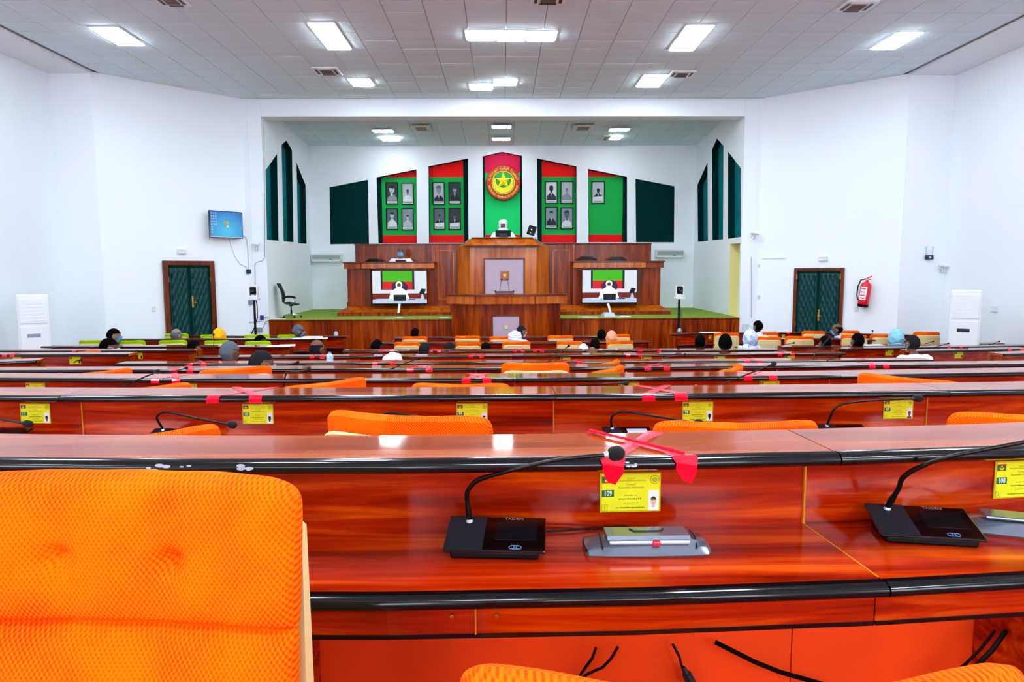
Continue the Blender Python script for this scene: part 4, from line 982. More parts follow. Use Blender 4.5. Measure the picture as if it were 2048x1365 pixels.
cl=[ # label, px of the back centre, its y, depth, yaw
('orange chair behind the nearest desk at the left, under the microphone',274,880,1.80,38),
('orange chair with a white shell edge behind the nearest desk, left of the middle',782,838,1.78,-14),
('orange chair behind the nearest desk, right of the ledge tape',1500,853,1.86,0),
('orange chair behind the nearest desk cut off by the right photo edge',2112,838,2.0,-10),
('orange chair behind the second desk row left of the card under the red tape',293,778,3.15,45),
('turned orange chair with a high right corner behind the second desk row',672,766,3.3,45),
('orange chair barely rising behind the second desk row in the middle',915,771.5,3.2,-4),
('orange chair behind the second desk row at the right, high at its left corner',1803,757,3.25,-48),
('low orange chair tip behind the second row right of the middle',1385,783,3.2,45),
('orange chair behind the third row at the far left',209,744,4.75,55),
('orange chair behind the third row in front of the dark-haired man',476,738,4.75,28),
('wide orange chair seen square-on behind the third row at the middle',1072,728,4.72,-1),
('turned orange chair with its cream edge showing behind the third row',1241,737,4.75,55),
('turned orange chair behind the third row right of the middle',1486,735,4.8,55),
('small orange chair top behind the fourth row at far right',1925,744,4.8,30),
('tiny orange chair tip between the fifth and sixth rows',1237,723.5,6.3,60),
('orange chair tip behind the left block desk with the red tape',165,704,8.2,50)]
for l,px,yt,db,yaw in cl: near_chair(l,px,yt,db,yaw)
def far_chairs(items,d,kind,what,sm,base):
    for i,(a,b,yt) in enumerate(items):
        yaw=base+random.uniform(-6,6)
        r=near_chair('%s, %s from left'%(what,ORD[i]),(a+b)/2,yt,d,yaw); wpx=(b-a); s=max(.8,min(1.15,wpx*d/FPX/.5)); r.scale.x=s; r.scale.z=min(r.scale.z,1.2)
        if kind=='l' or sm:
            for c_,me in zip(r.children,CH[kind]):
                c_.data=me
                if c_.name.startswith(('back_shell','seat_shell')): c_.material_slots[0].link='OBJECT'; c_.material_slots[0].material=sm
                elif kind=='l' and c_.name.startswith(('back_cushion','seat_cushion')): pass
far_chairs([(785,838,685.5),(910,962,686),(1004,1064,684),(1114,1165,683.5),(1215,1272,682.5)],10.05,'o','orange cream-backed chair, rear row of central block','' or M_CREAM,0)
far_chairs([(801,854,674),(907,961,673),(990,1016,674),(1095,1149,672),(1225,1254,669.5)],11.3,'o','orange cream-backed chair, front row of central block',M_CREAM,0)
far_chairs([(1516,1563,674.5),(1574,1632,673.5),(1693,1730,671),(1747,1796,669.5),(1846,1872,664.5)],10.8,'o','orange peach-backed chair, rear row before right door',M_PEACH,-14)
far_chairs([(1429,1480,666.5),(1516,1555,665),(1611,1648,663),(1680,1715,662)],11.8,'o','orange peach-backed chair, front row before right door',M_PEACH,-14)
far_chairs([(160,195,681.5),(234,281,682),(315,369,681.5),(407,453,682),(486,538,683.5)],10.6,'l','lime peach-backed chair, rear row before left door',M_PEACH,10)
far_chairs([(330,366,668),(400,445,670),(487,538,670),(556,597,670)],11.75,'l','lime peach-backed chair, front row before left door',M_PEACH,10)
# ============================================================ SEAT CARDS
def card(row,px,wpx,label,num=None,full=True,hz=None,seat=None,seed=0,top=.03):
    o=.1175; x=row.xpx(px,o); p=row.at(x,o,0); w_=.126; h_=.082
    zt=row.z-top; c=(p.x,p.y-.002,zt-h_/2); r=empty('seat_card',c,row.rz(x)); r.scale=(1,1,1); tag(r,label,'name card')
    rr=random.Random(seed)
    MB().box(-w_/2,w_/2,-.0008,.001,-h_/2,h_/2).build('card_border',M_CARDB,r)
    MB().box(-w_/2+.004,w_/2-.003,-.0014,-.0008,-h_/2+.003,h_/2-.003).build('card_sheet',M_CARD,r)
    if not full: 
        MB().box(-w_*.44,-w_*.24,-.002,-.0014,h_*.2,h_*.42).build('flag_print',M_NUMG,r); MB().box(w_*.3,w_*.44,-.002,-.0014,-h_*.4,h_*.0).build('photo_print',M_TXT,r); return r
    m=MB(); m.m(0).box(-.059,-.0375,-.0018,-.0014,.021,.0345); m.m(2).box(-.059,-.0375,-.0019,-.0018,.033,.0352); m.m(2).box(-.059,-.0375,-.0019,-.0018,.0203,.022)
    a=[( -.048+.0055*math.cos(t),.0275+.005*math.sin(t)) for t in [PI+PI*i/8 for i in range(9)]]; b_=[(-.048+.004*math.cos(t),.0285+.003*math.sin(t)) for t in [2*PI-PI*i/8 for i in range(9)]]
    m.m(1).slabxz(a+b_,-.0022,-.0019); m.slabxz([(-.048+(.0028 if i%2==0 else .0012)*math.cos(PI/2+i*PI/5),.030+(.0028 if i%2==0 else .0012)*math.sin(PI/2+i*PI/5)) for i in range(10)],-.0022,-.0019)
    m.build('flag_print',[M_NUMG,M_YEL,M_RED],r)
    m=MB(); m.m(0).slabxz([(.050+.0095*math.cos(2*PI*i/20),.0265+.0095*math.sin(2*PI*i/20)) for i in range(20)],-.0019,-.0014); m.m(1).slabxz([(.050+.0078*math.cos(2*PI*i/20),.0265+.0078*math.sin(2*PI*i/20)) for i in range(20)],-.0021,-.0019)
    m.m(2).slabxz([(.050+.0055*math.cos(2*PI*i/20),.0265+.0055*math.sin(2*PI*i/20)) for i in range(20)],-.0023,-.0021); m.build('seal_print',[mat('seal_orange','D88A10'),M_YEL,mat('seal_green','8AC020')],r)
    if num:
        M_=MB().box(-.059,-.034,-.0019,-.0014,-.0085,.006,.0); M_.build('number_patch',M_NUMG,r)
        text('seat_number',num,.0148 if len(num)>2 else .016,M_PAPER,r,(-.0465,-.0022,-.0013),ext=.0002,bold=1).scale=(.0112 if len(num)>2 else .0148,.016,.01)
    if seat:
        text('seat_digit',seat,.009,M_TXTY,r,(-.053,-.0022,-.0315)); m=MB()
        for q in ((-.0585,-.0475,-.0375,-.037),(-.0585,-.0475,-.0255,-.025),(-.0585,-.058,-.0375,-.025),(-.048,-.0475,-.0375,-.025)): m.box(q[0],q[1],-.0019,-.0014,q[2],q[3])
        m.build('digit_frame',M_TXTY,r)
    text('card_text','REPUBLIQUE ISLAMIQUE DE MAURITANIE',.0033,M_TXTY,r,(.001,-.0018,.0245)); text('card_text','Assemblée Nationale',.0062,M_TXTY,r,(.001,-.0018,.0105))
    for s,q,z in (('\ufe8d\ufedf\ufea0\ufee4\ufeec\ufeee\ufead\ufef3\ufe94',.0045,.030),('\ufe8d\ufedf\ufea0\ufee4\ufecc\ufef4\ufe94',.0065,.0175)): text('card_text',s[::-1],q,M_TXTY,r,(.001,-.0018,z))
    sq=MB()                                # blurred handwriting-size line of print, unreadable in the photo
    for z,x0,x1,t in ((-.006,-.012,.012,.0008),(-.0135,-.024,.022,.0016),(-.022,-.014,.016,.0009),(-.032,-.03,.03,.0016)):
        xx=x0
        while xx<x1: l=rr.uniform(.001,.0035); sq.box(xx,xx+l,-.0018,-.0014,z-t*rr.uniform(.4,1),z+t*rr.uniform(.4,1)); xx+=l+rr.uniform(.0005,.0014)
    sq.build('name_print',M_TXT if seed%2==0 and num!='109' else M_TXTY,r)
    sk,hr,cl_=[('E8B898','3A2A20','F4F4F4'),('3A2018','1A0E0A','E8EEF4'),('7A4630','2A1A14','D8E0E8'),('C8A890','402C20','404858'),('20140E','0A0808','E0E8F0'),('8A5238','1A1210','7A3020')][seed%6]
    m=MB(); m.m(0).box(.037,.0585,-.0019,-.0014,-.0385,.004); m.m(1).slabxz([(.0378,-.038),(.0385,-.033),(.044,-.030),(.0515,-.030),(.057,-.033),(.0578,-.038)],-.0021,-.0019)
    m.m(2).slabxz([(.0478+.0057*math.cos(2*PI*i/16),-.0185+.0085*math.sin(2*PI*i/16)) for i in range(16)],-.0024,-.0021); m.m(2).box(.0445,.051,-.0023,-.0021,-.032,-.025)
    m.m(3).slabxz([(.0478+.0060*math.cos(PI*i/10),-.0160+.0072*math.sin(PI*i/10)) for i in range(11)],-.0026,-.0024)
    m.m(3).box(.0445,.0468,-.0026,-.0024,-.0185,-.0175); m.box(.0488,.0511,-.0026,-.0024,-.0185,-.0175); m.box(.0458,.0498,-.0026,-.0024,-.0235,-.0229)
    m.build('photo_print',[M_PAPER,mat('cloth_'+cl_,cl_),mat('skin_'+sk,sk),mat('hair_'+hr,hr)],r)
    return r
R1,R2,R3=Rw['r1'],Rw['r2'],Rw['r3']
card(R1,1264,0,'yellow seat card numbered 109 on the nearest desk panel','109',seat='3',seed=0,top=.064)
card(R1,2058,0,'yellow seat card numbered 108 on the nearest desk at the right edge','108',seat='2',seed=5,top=.064)
for px,nn,st,sd,wh in ((62,'101','5',2,'at the left photo edge'),(511,'100','6',7,'left of the white-edged chair'),(943,'99',None,3,'in the middle above an orange chair'),(1398,'98',None,4,'right of the red tape'),(1802,'97','3',11,'behind the rightmost raised microphone')): card(R2,px,0,'yellow seat card numbered %s %s on the second row'%(nn,wh),nn,seat=st,seed=sd,top=.053)
for i,px in enumerate((66,370,643,943,1259,1541,1830)): card(R3,px,0,'partly hidden yellow seat card on the third desk row, %s from the left'%ORD[i],None,seed=i,top=.048)
for i,(k,px,l) in enumerate([('L3',275,'yellow seat card on the long left desk below the low dark-haired head'),('L2',149,'yellow seat card on the left block desk second from camera, near its right end'),('L2',30,'yellow seat card on the left block desk at the left photo edge'),('R3',1779,'yellow seat card on the right desk left of the man in a white shirt'),('R2',1918,'yellow seat card on the right block desk in front of the standing air conditioner'),('r6',1131,'small yellow seat card on the sixth row left of centre-right'),('r6',1293,'small yellow seat card on the sixth row right of the third tape cross'),('r6',1440,'small yellow seat card on the sixth row below the man with blue-white wrap'),('R6',1417,'pale seat card on the front right desk left of the first chair'),('R6',1562,'pale seat card on the front right desk right of the printed headscarf'),('r6',1580,'yellow seat card at the right end of the sixth row'),('R5',1580,'pale seat card on the second right desk before the right door')]):
    card(Rw[k],px,0,l,None,full=False,seed=i,top=.04)
# ============================================================ GOOSENECK MICROPHONES
M_NECK=mat('neck_black','0A0A0C',.28); M_FOAM=mat('mic_grille','101216',.6,bump=.8,bscale=900)
def mic(row,label,bpx,tip,neck,big=False,rz=None,base=True,lit=False):
    """bpx: base centre pixel on the worktop; neck: list of (px,py,depth offset from base) up to the tip"""
    of=.022 if big else -.01; x=row.xpx(bpx,of); b=row.at(x,of,row.zw); a=row.rz(x)+(rz or 0)
    r=empty('desk_microphone',b,a); tag(r,label,'microphone'); inv=(Matrix.Translation(b)@Matrix.Rotation(a,4,'Z')).inverted()
    if base:
        t=Matrix.Rotation(math.radians(14),4,'X')
        MB().box(-.082,.082,-.048,.042,.001,.016,.004).build('base_foot',M_BLK,r)
        pl=MB().box(-.094,.094,-.054,.054,.0,.006,.0025,M=Matrix.Translation((0,0,.027))@t).build('base_plate',M_BLKG,r)
        MB().box(-.094,-.022,-.053,.053,.006,.0066,0,M=Matrix.Translation((0,0,.0271))@t).build('speaker_field',M_DGREY,pl)
        MB().box(.0,.078,-.02,.035,.006,.0066,0,M=Matrix.Translation((0,0,.0271))@t).build('display',mat('display_lit','C8D8F0',.2) if lit else mat('display_dark','0C1014',.1),pl)
        if big:
            q=text('maker_name','TAIDEN',.011,M_SILL,pl,(0,0,0)); q.matrix_local=Matrix.Translation((0,0,.0271))@t@Matrix.Translation((.032,.046,.0068))@Matrix.Scale(.0105,4)
            m=MB(); m.tube([(-.008+.005*math.cos(i*PI/4)*1,.005*math.sin(i*PI/4),0) for i in range(9)],.0007,5); m.tube([(.005+.005*math.cos(i*PI/4),.005*math.sin(i*PI/4),0) for i in range(9)],.0007,5); m.tube([(-.008,.005,0),(.005,.005,0)],.0007,5); m.tube([(-.008,-.005,0),(.005,-.005,0)],.0007,5)
            q=m.build('talk_button',mat('button_blue','5A88B0',.3),pl); q.matrix_local=Matrix.Translation((0,0,.0271))@t@Matrix.Translation((.04,-.043,.0068))
        nb=Vector((-.055,.034,.036))
        MB().lathe([(.004,0),(.0075,0),(.0075,.008),(.0055,.012),(.0055,.018),(.002,.018)],c=nb,n=12).build('neck_socket',M_SILL,r,smooth=True)
    else: nb=inv@P(neck[0][0],neck[0][1],b.y)
    pts=[nb+Vector((0,0,.01))] if base else [nb]
    pts+=[inv@P(px,py,b.y+dz) for px,py,dz in neck]
    # smooth the neck with a Catmull-Rom pass
    q=[]; 
    for i in range(len(pts)-1):
        p0,p1,p2,p3=pts[max(i-1,0)],pts[i],pts[i+1],pts[min(i+2,len(pts)-1)]
        for k in range(6):
            t=k/6; q.append(.5*((2*p1)+(-p0+p2)*t+(2*p0-5*p1+4*p2-p3)*t*t+(-p0+3*p1-3*p2+p3)*t**3))
    q.append(pts[-1]); nr=[.0052+.001*math.exp(-i/3) for i in range(len(q))]
    if big:
        L_=len(q); nr=[.0062 if i<4 else (.0048 if i<L_*.55 else .0040) for i in range(L_)]
    else: nr=[.0045]*len(q)
    MB().tube(q,nr,10).build('gooseneck',M_NECK,r,smooth=True)
    e=q[-1]; dv=(q[-1]-q[-4]).normalized(); T_=inv@P(tip[0],tip[1],b.y+neck[-1][2]+(tip[2] if len(tip)>2 else 0)); dv=(T_-e).normalized() if (T_-e).length>.008 else dv; L_=min(.05,max(.026,(T_-e).length)) if True else .04
    up=dv.to_track_quat('Z','Y').to_matrix().to_4x4(); Mx=Matrix.Translation(e)@up
    w_=.0125 if L_<.03 else .0135
    MB().lathe([(.003,0),(.005,0),(w_*.5,L_*.14),(w_*.6,L_*.2),(.003,L_*.24)],n=14,M=Mx).build('mic_collar',M_SILL if big else M_DGREY,r,smooth=True)
    h=MB(); pr_=[(.003,L_*.2)]
    for i in range(15):
        t=i/14; rad=w_*(1-abs(2*t-.9)**3.2*.55)*(1 if t<.97 else .6)
        if big: rad*=(1-.05*(i%2))
        pr_.append((max(.003,rad),L_*(.22+.78*t)))
    pr_.append((.001,L_)); h.lathe(pr_,n=18,M=Mx).build('mic_head',M_FOAM,r,smooth=True)
    return r
mic(R1,'large gooseneck microphone on the nearest desk left of card 109',990,(1250,905),[(934,1000,.03),(937,980,.02),(958,960,0),(1010,945,-.03),(1110,921,-.06),(1208,911,-.08)],True,rz=-.09)
mic(R1,'large gooseneck microphone on the nearest desk at the right edge left of card 108',1866,(2180,862),[(1797,978,.01),(1805,957,-.01),(1835,937,-.04),(1900,914,-.08),(2048,885,-.13),(2130,868,-.15)],True,rz=-.28)
mic(R2,'black gooseneck microphone in front of card 101 at the left edge',-12,(66,850),[(-50,826,0),(-30,828,-.02),(0,838,-.06),(42,846,-.12)])
mic(R2,'black gooseneck microphone left of card 100 on the second row',336,(474,852),[(314,838,0),(320,828,-.01),(338,825,-.02),(390,836,-.07),(452,848,-.12)])
mic(R2,'black gooseneck microphone reaching over to card 99 on the second row',795,(943,847),[(759,842,0),(765,831,-.01),(784,826,-.02),(850,836,-.07),(920,846,-.12)])
mic(R2,'black gooseneck microphone with lit display below card 98',1258,(1408,848),[(1222,840,0),(1230,828,-.01),(1250,824,-.02),(1310,833,-.07),(1384,845,-.12)],lit=True)
mic(R2,'black gooseneck microphone reaching over card 97 on the second row',1697,(1847,797),[(1662,832,0),(1670,817,-.01),(1692,807,-.02),(1750,801,-.05),(1822,798,-.1)])
mm=[('r3',244,(320,742),[(246,776,0),(262,766,0),(310,746,-.1)],'black gooseneck microphone rising above the third row at the left, nearer of two'),
('r4',330,(376,736),[(300,752,0),(330,747,0),(368,738,-.1)],'black gooseneck microphone crossing the fourth row edge at the left'),
('r3',575,(622,738),[(572,748,0),(590,745,0),(612,741,-.1)],'black gooseneck microphone above the third row left of the turned orange chair'),
('r5',565,(599,724),[(565,731,0),(580,728,0),(592,726,-.1)],'black gooseneck microphone near the dark-haired man on the fifth row'),
('r4',765,(842,716),[(765,746,0),(785,737,0),(832,719,-.05)],'black gooseneck microphone rising right from the fourth row behind the taped cross'),
('r6',882,(909,699),[(882,707,0),(893,703,0),(904,700,-.05)],'small gooseneck microphone on the sixth row beside the grey-haired man'),
('r6',750,(761,705),[(742,708,0),(750,707,0),(757,706,-.05)],'tiny gooseneck microphone on the sixth row left of the white cap'),
('r5',1096,(1140,690),[(1096,726,0),(1105,716,0),(1134,695,0)],'black gooseneck microphone rising high left of the blue scarf in the middle'),
('r3',1152,(1258,767),[(1152,773,0),(1180,770,0),(1243,767,-.1)],'black gooseneck microphone lying low on the third row near the hidden card'),
('r5',1326,(1373,709),[(1328,717,0),(1345,713,0),(1367,710,0)],'black gooseneck microphone on the fifth row left of the blue-white wrap'),
('r3',1450,(1553,726),[(1448,769,0),(1475,757,0),(1541,731,-.06)],'long black gooseneck microphone rising right of the taped cross on the third row'),
('r4',1290,(1305,741),[(1287,745,0),(1292,743,0),(1299,742,-.05)],'tiny gooseneck microphone under the red tape on the fourth row'),
('r5',1627,(1662,673),[(1625,718,0),(1632,706,0),(1657,678,0)],'black gooseneck microphone rising steeply over the half-hidden man on the right'),
('r5',1648,(1701,698),[(1647,726,0),(1665,716,0),(1693,702,0)],'black gooseneck microphone slanting right of the steep one'),
('R5',1742,(1745,660),[(1743,690,0),(1744,680,0),(1745,665,0)],'thin upright gooseneck microphone beside the earphone man on the right'),
('R4',1556,(1590,686),[(1556,694,0),(1570,690,0),(1584,687,0)],'small gooseneck microphone on the right block desk left of the half-hidden man'),
('R4',1848,(1868,683),[(1850,688,0),(1858,686,0),(1864,684,0)],'small gooseneck microphone behind the man in a white shirt on the right'),
('R3',1870,(1899,687),[(1868,695,0),(1880,692,0),(1893,688,0)],'small gooseneck microphone right of the man in a white shirt'),
('R3',1980,(2000,683),[(1978,690,0),(1988,687,0),(1996,684,0)],'small gooseneck microphone near the right photo edge'),
('L3',428,(427,667),[(428,718,0),(428,700,0),(427,673,0)],'thin upright gooseneck microphone left of the grey-haired man'),
('L2',152,(164,720),[(148,726,0),(154,722,0),(160,721,0)],'tiny dark microphone across the left block seat card')]
for k,b,t,n,l in mm: mic(Rw[k],l,b,t,n,base=(k in('r3','r4')))
# near desk: silver device, cables
def worldpt(row,px,py,dz=0): return PZ(px,py,row.zw+dz)
p=worldpt(R1,1292,1098); r=empty('desk_device',p,math.radians(-2)+R1.rz(p.x)); tag(r,'flat silver plastic desk device with a small red button on the nearest desk','device')
mb=MB()
def sec(x,w0,w1,h): return [(x,-w0,.0),(x,-w0-.003,.004),(x,-w0+.006,.012),(x,-w0*.55,h),(x,w1*.6,h),(x,w1,.010),(x,w1,0)]
mb.loft([sec(-.118,.028,.03,.012),sec(-.114,.036,.038,.016),(sec(-.08,.04,.040,.022)),sec(0,.042,.042,.024),sec(.08,.04,.040,.027),sec(.108,.036,.038,.02),sec(.116,.026,.03,.012)])
mb.build('body',M_SILV,r,smooth=True)
mb=MB(); mb.loft([[(x,-.026,.0275),(x,-.022,.034),(x,.024,.034),(x,.028,.026)] for x in (-.078,-.072,.072,.078)]); mb.build('lid',M_SILV,r,smooth=False)
MB().tube([(-.03,.012,.0345),(-.024,.0,.0345),(.028,.0,.0345),(.034,.012,.0345)],.0018,6).build('lid_groove',M_DGREY,r)
MB().box(-.076,.076,-.034,-.024,.021,.029,.003).build('front_strip',M_SILL,r)
MB().box(.004,.020,-.037,-.028,.019,.029,.003).build('red_button',M_REDX,r)
for s in (-1,1): MB().tube([(s*.088,-.034,.014),(s*.09,-.01,.028),(s*.088,.02,.028)],.0016,6).build('side_groove',M_DGREY,r)
MB().box(-.119,-.108,-.03,.028,.003,.012,.003).build('side_clip',M_BLK,r)
p=worldpt(R1,2050,1065); r=empty('desk_device',p,math.radians(-20)); tag(r,'second flat silver device cut by the right photo edge','device')
mb=MB(); mb.loft([sec(-.118,.028,.03,.012),sec(-.114,.036,.038,.016),(sec(-.08,.04,.040,.022)),sec(0,.042,.042,.024),sec(.08,.04,.040,.027),sec(.108,.036,.038,.02),sec(.116,.026,.03,.012)]); mb.build('body',M_SILV,r,smooth=True)
MB().box(-.076,.076,-.026,.026,.028,.034,.003).build('lid',M_SILV,r); MB().box(-.119,-.108,-.03,.028,.003,.012,.003).build('side_clip',M_BLK,r)
zz=.004
cable('microphone_cable','upper dark cable from the nearest microphone to the silver device',[worldpt(R1,x,y,zz) for x,y in [(1090,1050),(1110,1042),(1150,1040),(1190,1052),(1225,1056),(1255,1056),(1270,1064)]],.0022,mat('cable_brown','2A1410',.5))
cable('microphone_cable','lower dark cable from the nearest microphone to the silver device',[worldpt(R1,x,y,zz) for x,y in [(1090,1064),(1130,1062),(1170,1058),(1210,1055),(1250,1053),(1268,1060)]],.0022,mat('cable_brown','2A1410',.5))
cable('microphone_cable','dark cable behind the right microphone of the nearest desk',[worldpt(R1,x,y,zz) for x,y in [(1950,1012),(1985,1018),(2010,1026),(2040,1030),(2080,1035)]],.0025,M_BLK)
dd=1.36
for l,pts,rr in (('short black cable hanging under the nearest desk, left of two',[(1192,1296),(1184,1318),(1172,1334),(1160,1352),(1150,1400)],.003),('short black cable hanging under the nearest desk, second from left',[(1236,1294),(1222,1318),(1205,1336),(1190,1342),(1170,1352),(1140,1400)],.003),
 ('black cable with a thick plug hanging under the nearest desk',[(1345,1288),(1358,1312),(1364,1335)],.003),
 ('thick black cable sagging to the right under the nearest desk',[(1430,1285),(1460,1300),(1510,1325),(1560,1345),(1620,1362),(1700,1385)],.0055),
 ('thin black cable under the nearest desk near the right edge',[(1990,1262),(1960,1300),(1930,1330),(1885,1362),(1860,1390)],.003),('thick black cable under the nearest desk near the right edge',[(2012,1262),(1985,1300),(1950,1335),(1915,1362),(1880,1400)],.005)):
    c_=cable('hanging_cable',l,[P(x,y,dd-.012*(i%2)) for i,(x,y) in enumerate(pts)],rr,M_BLK)
    if 'plug' in l:
        q0=P(1366,1335,dd)-c_.location; q1=P(1385,1372,dd)-c_.location; MB().tube([q0,q0.lerp(q1,.3),q0.lerp(q1,.35),q1],[.0045,.0065,.010,.011],8).build('plug',M_DGREY,c_)
# ============================================================ RED TAPE CROSSES
def tape(row,pa,pb,label,w_=.042,near=False,offs=(0,0)):
    xa,xb=row.xpx(pa,0),row.xpx(pb,0); c=row.at((xa+xb)/2,.09,row.z); r=empty('tape_cross',c); tag(r,label,'tape')
    for k,(x0,x1) in enumerate(((xa,xb),(xb,xa))):
        ring=[]; path=[]
        h=w_/2; e=.0012+.0009*k
        # from below the edge, around the bullnose, across the ledge and off its back
        x=lambda t:x0+(x1-x0)*t
        st=[(-.0175-e*.3,-.044 if near else -.0245,-.02),(-.0178,-.022,0),(-.0185,-.010,0),(-.013,-.001,0),(-.004,.001+e,.01),(.02,.0012+e,.12),(.07,.0015+e+.001,.37),(.12,.0015+e,.63),(.17,.0012+e,.88),(.196,.0008+e,1),(.199,-.01,1.0)]
        mb=MB(); rows_=[]
        for o,z,t in st:
            xx=x(t); crumple=(.003*math.sin(o*300+k) if near else 0); ww=h*(1 if o<0 else .8)
            if near and o<-.015: ww*=.85 if z>-.03 else .3
            rows_.append([row.at(xx-ww,o,row.z+z+crumple)-c,row.at(xx,o,row.z+z+.0006)-c,row.at(xx+ww,o,row.z+z-crumple)-c])
        mb.loft(rows_,cap=False,closed=False)
        o_=mb.build('tape_strip',M_TAPE2,r,fix=False)
        # folded end over the black edge shows solid red
        mb=MB(); mb.loft([[q+Vector((0,-.0006,.0004)) for q in rr_] for rr_ in rows_[:5]],cap=False,closed=False); mb.build('tape_end',M_TAPE,r,fix=False)
        if near and k==1:
            mb=MB(); mb.tube([row.at(x(t),o,row.z+.006)-c for o,t in ((.0,.0),(.05,.25),(.1,.5),(.15,.78),(.196,1.06))],[.004,.0035,.003,.003,.0045],6); mb.build('twisted_strip',M_TAPE,r,smooth=True)
    return r
tape(R1,1225,1372,'large red tape cross on the nearest ledge above card 109',.046,True)
tl=[('r2',425,510,'red tape cross on the second row at the left'),('r2',1297,1362,'red tape cross on the second row right of the middle'),('r3',310,352,'red tape cross on the third row at the left'),('r3',932,974,'red tape cross on the third row in the middle'),('r3',1496,1546,'red tape cross on the third row at the right'),
('r4',348,380,'red tape cross on the fourth row at the left by a microphone'),('r4',820,858,'red tape cross on the fourth row left of centre'),('r4',1295,1333,'red tape cross on the fourth row right of centre'),('r4',1744,1772,'red tape cross on the fourth row at the right'),
('r5',380,408,'red tape cross on the fifth row at the left'),('r5',750,786,'red tape cross on the fifth row below the white cap'),('r5',1128,1160,'red tape cross on the fifth row in the middle'),('r5',1494,1520,'red tape cross on the fifth row at the right'),
('r6',624,645,'red tape cross on the sixth row under the balding man with glasses'),('r6',942,963,'red tape cross on the sixth row in the middle'),('r6',1256,1280,'red tape cross on the sixth row right of the middle'),('r6',1560,1584,'red tape cross on the sixth row at its right end'),
('r7',762,784,'small red tape cross on the seventh row at the left'),('r7',862,878,'small red tape cross on the seventh row beside the man'),('r7',1030,1046,'small red tape cross on the seventh row in the middle'),('r7',1070,1084,'small red tape cross on the seventh row right of the middle one'),('r7',1280,1318,'small red tape cross on the seventh row at the right'),
('L3',150,176,'red tape cross on the long left desk beside the orange chair tip'),('L2',10,26,'red tape cross on the left block desk at the left photo edge'),('R3',1896,1920,'red tape cross on the long right desk far right'),('R2',2018,2042,'red tape cross on the right block desk at the photo edge'),('R6',1555,1575,'red tape cross on the front right desk')]
for k,a,b_,l in tl: tape(Rw[k],a,b_,l,.05)
# ============================================================ PEOPLE
HC=Vector((0,.03,1.205))                     # head centre of the seated figure (face towards +Y)
def headfn(a,b,off=0,ears=True):
    """a azimuth (0=+x, 90deg=face), b elevation; returns a point of the head surface pushed out by off"""
    x,y,z=math.cos(b)*math.cos(a),math.cos(b)*math.sin(a),math.sin(b)
    X,Y,Z_=x*.076,y*.098,z*.118
    if z<0:
        t=-z; X*=1-.28*t*t; 
        if y<0: Y*=1-.5*t
        else: Y*=1-.02*t
    else:
        if y<0: Y*=1.04
    if y>0:
        Y+=.024*math.exp(-(X/.013)**2-((Z_+.022)/.022)**2)       # nose
        Y-=.012*math.exp(-((abs(X)-.032)/.015)**2-((Z_-.008)/.014)**2) # eye sockets
        Y+=.006*math.exp(-(X/.04)**2-((Z_-.032)/.012)**2)         # brow
        Y+=.007*math.exp(-(X/.022)**2-((Z_+.062)/.010)**2)        # lips
        Y+=.008*math.exp(-(X/.02)**2-((Z_+.098)/.015)**2)         # chin
    v=Vector((X,Y,Z_)); n=Vector((x/.076,y/.098,z/.118)).normalized()
    return v+n*off
def head_mb(off=0,cond=None,nu=48,nv=36,mb=None,wr=0,seed=0):
    mb=mb or MB(); rr=random.Random(seed); ph=[rr.uniform(0,6) for _ in range(4)]
    vs=[];fs=[]
    for j in range(nv+1):
        b=-PI/2+PI*j/nv
        for i in range(nu):
            a=2*PI*i/nu; o=off
            if wr: o+=wr*(math.sin(a*5+b*7+ph[0])+.7*math.sin(a*3-b*11+ph[1]))
            vs.append(HC+headfn(a,b,o))
    for j in range(nv):
        for i in range(nu):
            q=(j*nu+i,j*nu+(i+1)%nu,(j+1)*nu+(i+1)%nu,(j+1)*nu+i)
            c=sum((vs[k] for k in q),Vector())/4-HC
            if cond is None or cond(c): fs.append(q)
    used=sorted({k for f in fs for k in f}); mp={k:i for i,k in enumerate(used)}
    return mb.add([vs[k] for k in used],[[mp[k] for k in f] for f in fs])
def bake(ob):
    dgr=bpy.context.evaluated_depsgraph_get(); dgr.update(); me=bpy.data.meshes.new_from_object(ob.evaluated_get(dgr)); bpy.data.objects.remove(ob); return me
def skin_mesh(verts,edges,radii,root=0,sub=1):
    me=bpy.data.meshes.new('s'); me.from_pydata(verts,edges,[]); o=bpy.data.objects.new('s',me); col.objects.link(o)
    o.modifiers.new('s','SKIN'); 
    for i,d in enumerate(me.skin_vertices[0].data): d.radius=(radii[i],radii[i]) if not isinstance(radii[i],tuple) else radii[i]; d.use_root=(i==root)
    s=o.modifiers.new('u','SUBSURF'); s.levels=sub; s.render_levels=sub
    return bake(o)
def join_remesh(meshes,vox,name,mt,smooth_it=0):
    bm=bmesh.new()
    for me in meshes: bm.from_mesh(me)
    me=bpy.data.meshes.new(name); bm.to_mesh(me); bm.free(); o=bpy.data.objects.new('j',me); col.objects.link(o)
    r=o.modifiers.new('r','REMESH'); r.mode='VOXEL'; r.voxel_size=vox; r.use_smooth_shade=True
    if smooth_it: s=o.modifiers.new('s','SMOOTH'); s.iterations=smooth_it; s.factor=.5
    m=bake(o); m.name=name; m.materials.clear(); m.materials.append(mt)
    m.polygons.foreach_set('use_smooth',[True]*len(m.polygons)); return m
SK0=mat('skin_base','5A3826',.5)
V=[(0,0,.54),(0,-.02,.72),(0,-.02,.92),(0,-.01,1.04),(0,.012,1.12)]; E=[(0,1),(1,2),(2,3),(3,4)]; RD=[(.15,.12),(.135,.105),(.15,.11),(.062,.06),(.054,.056)]
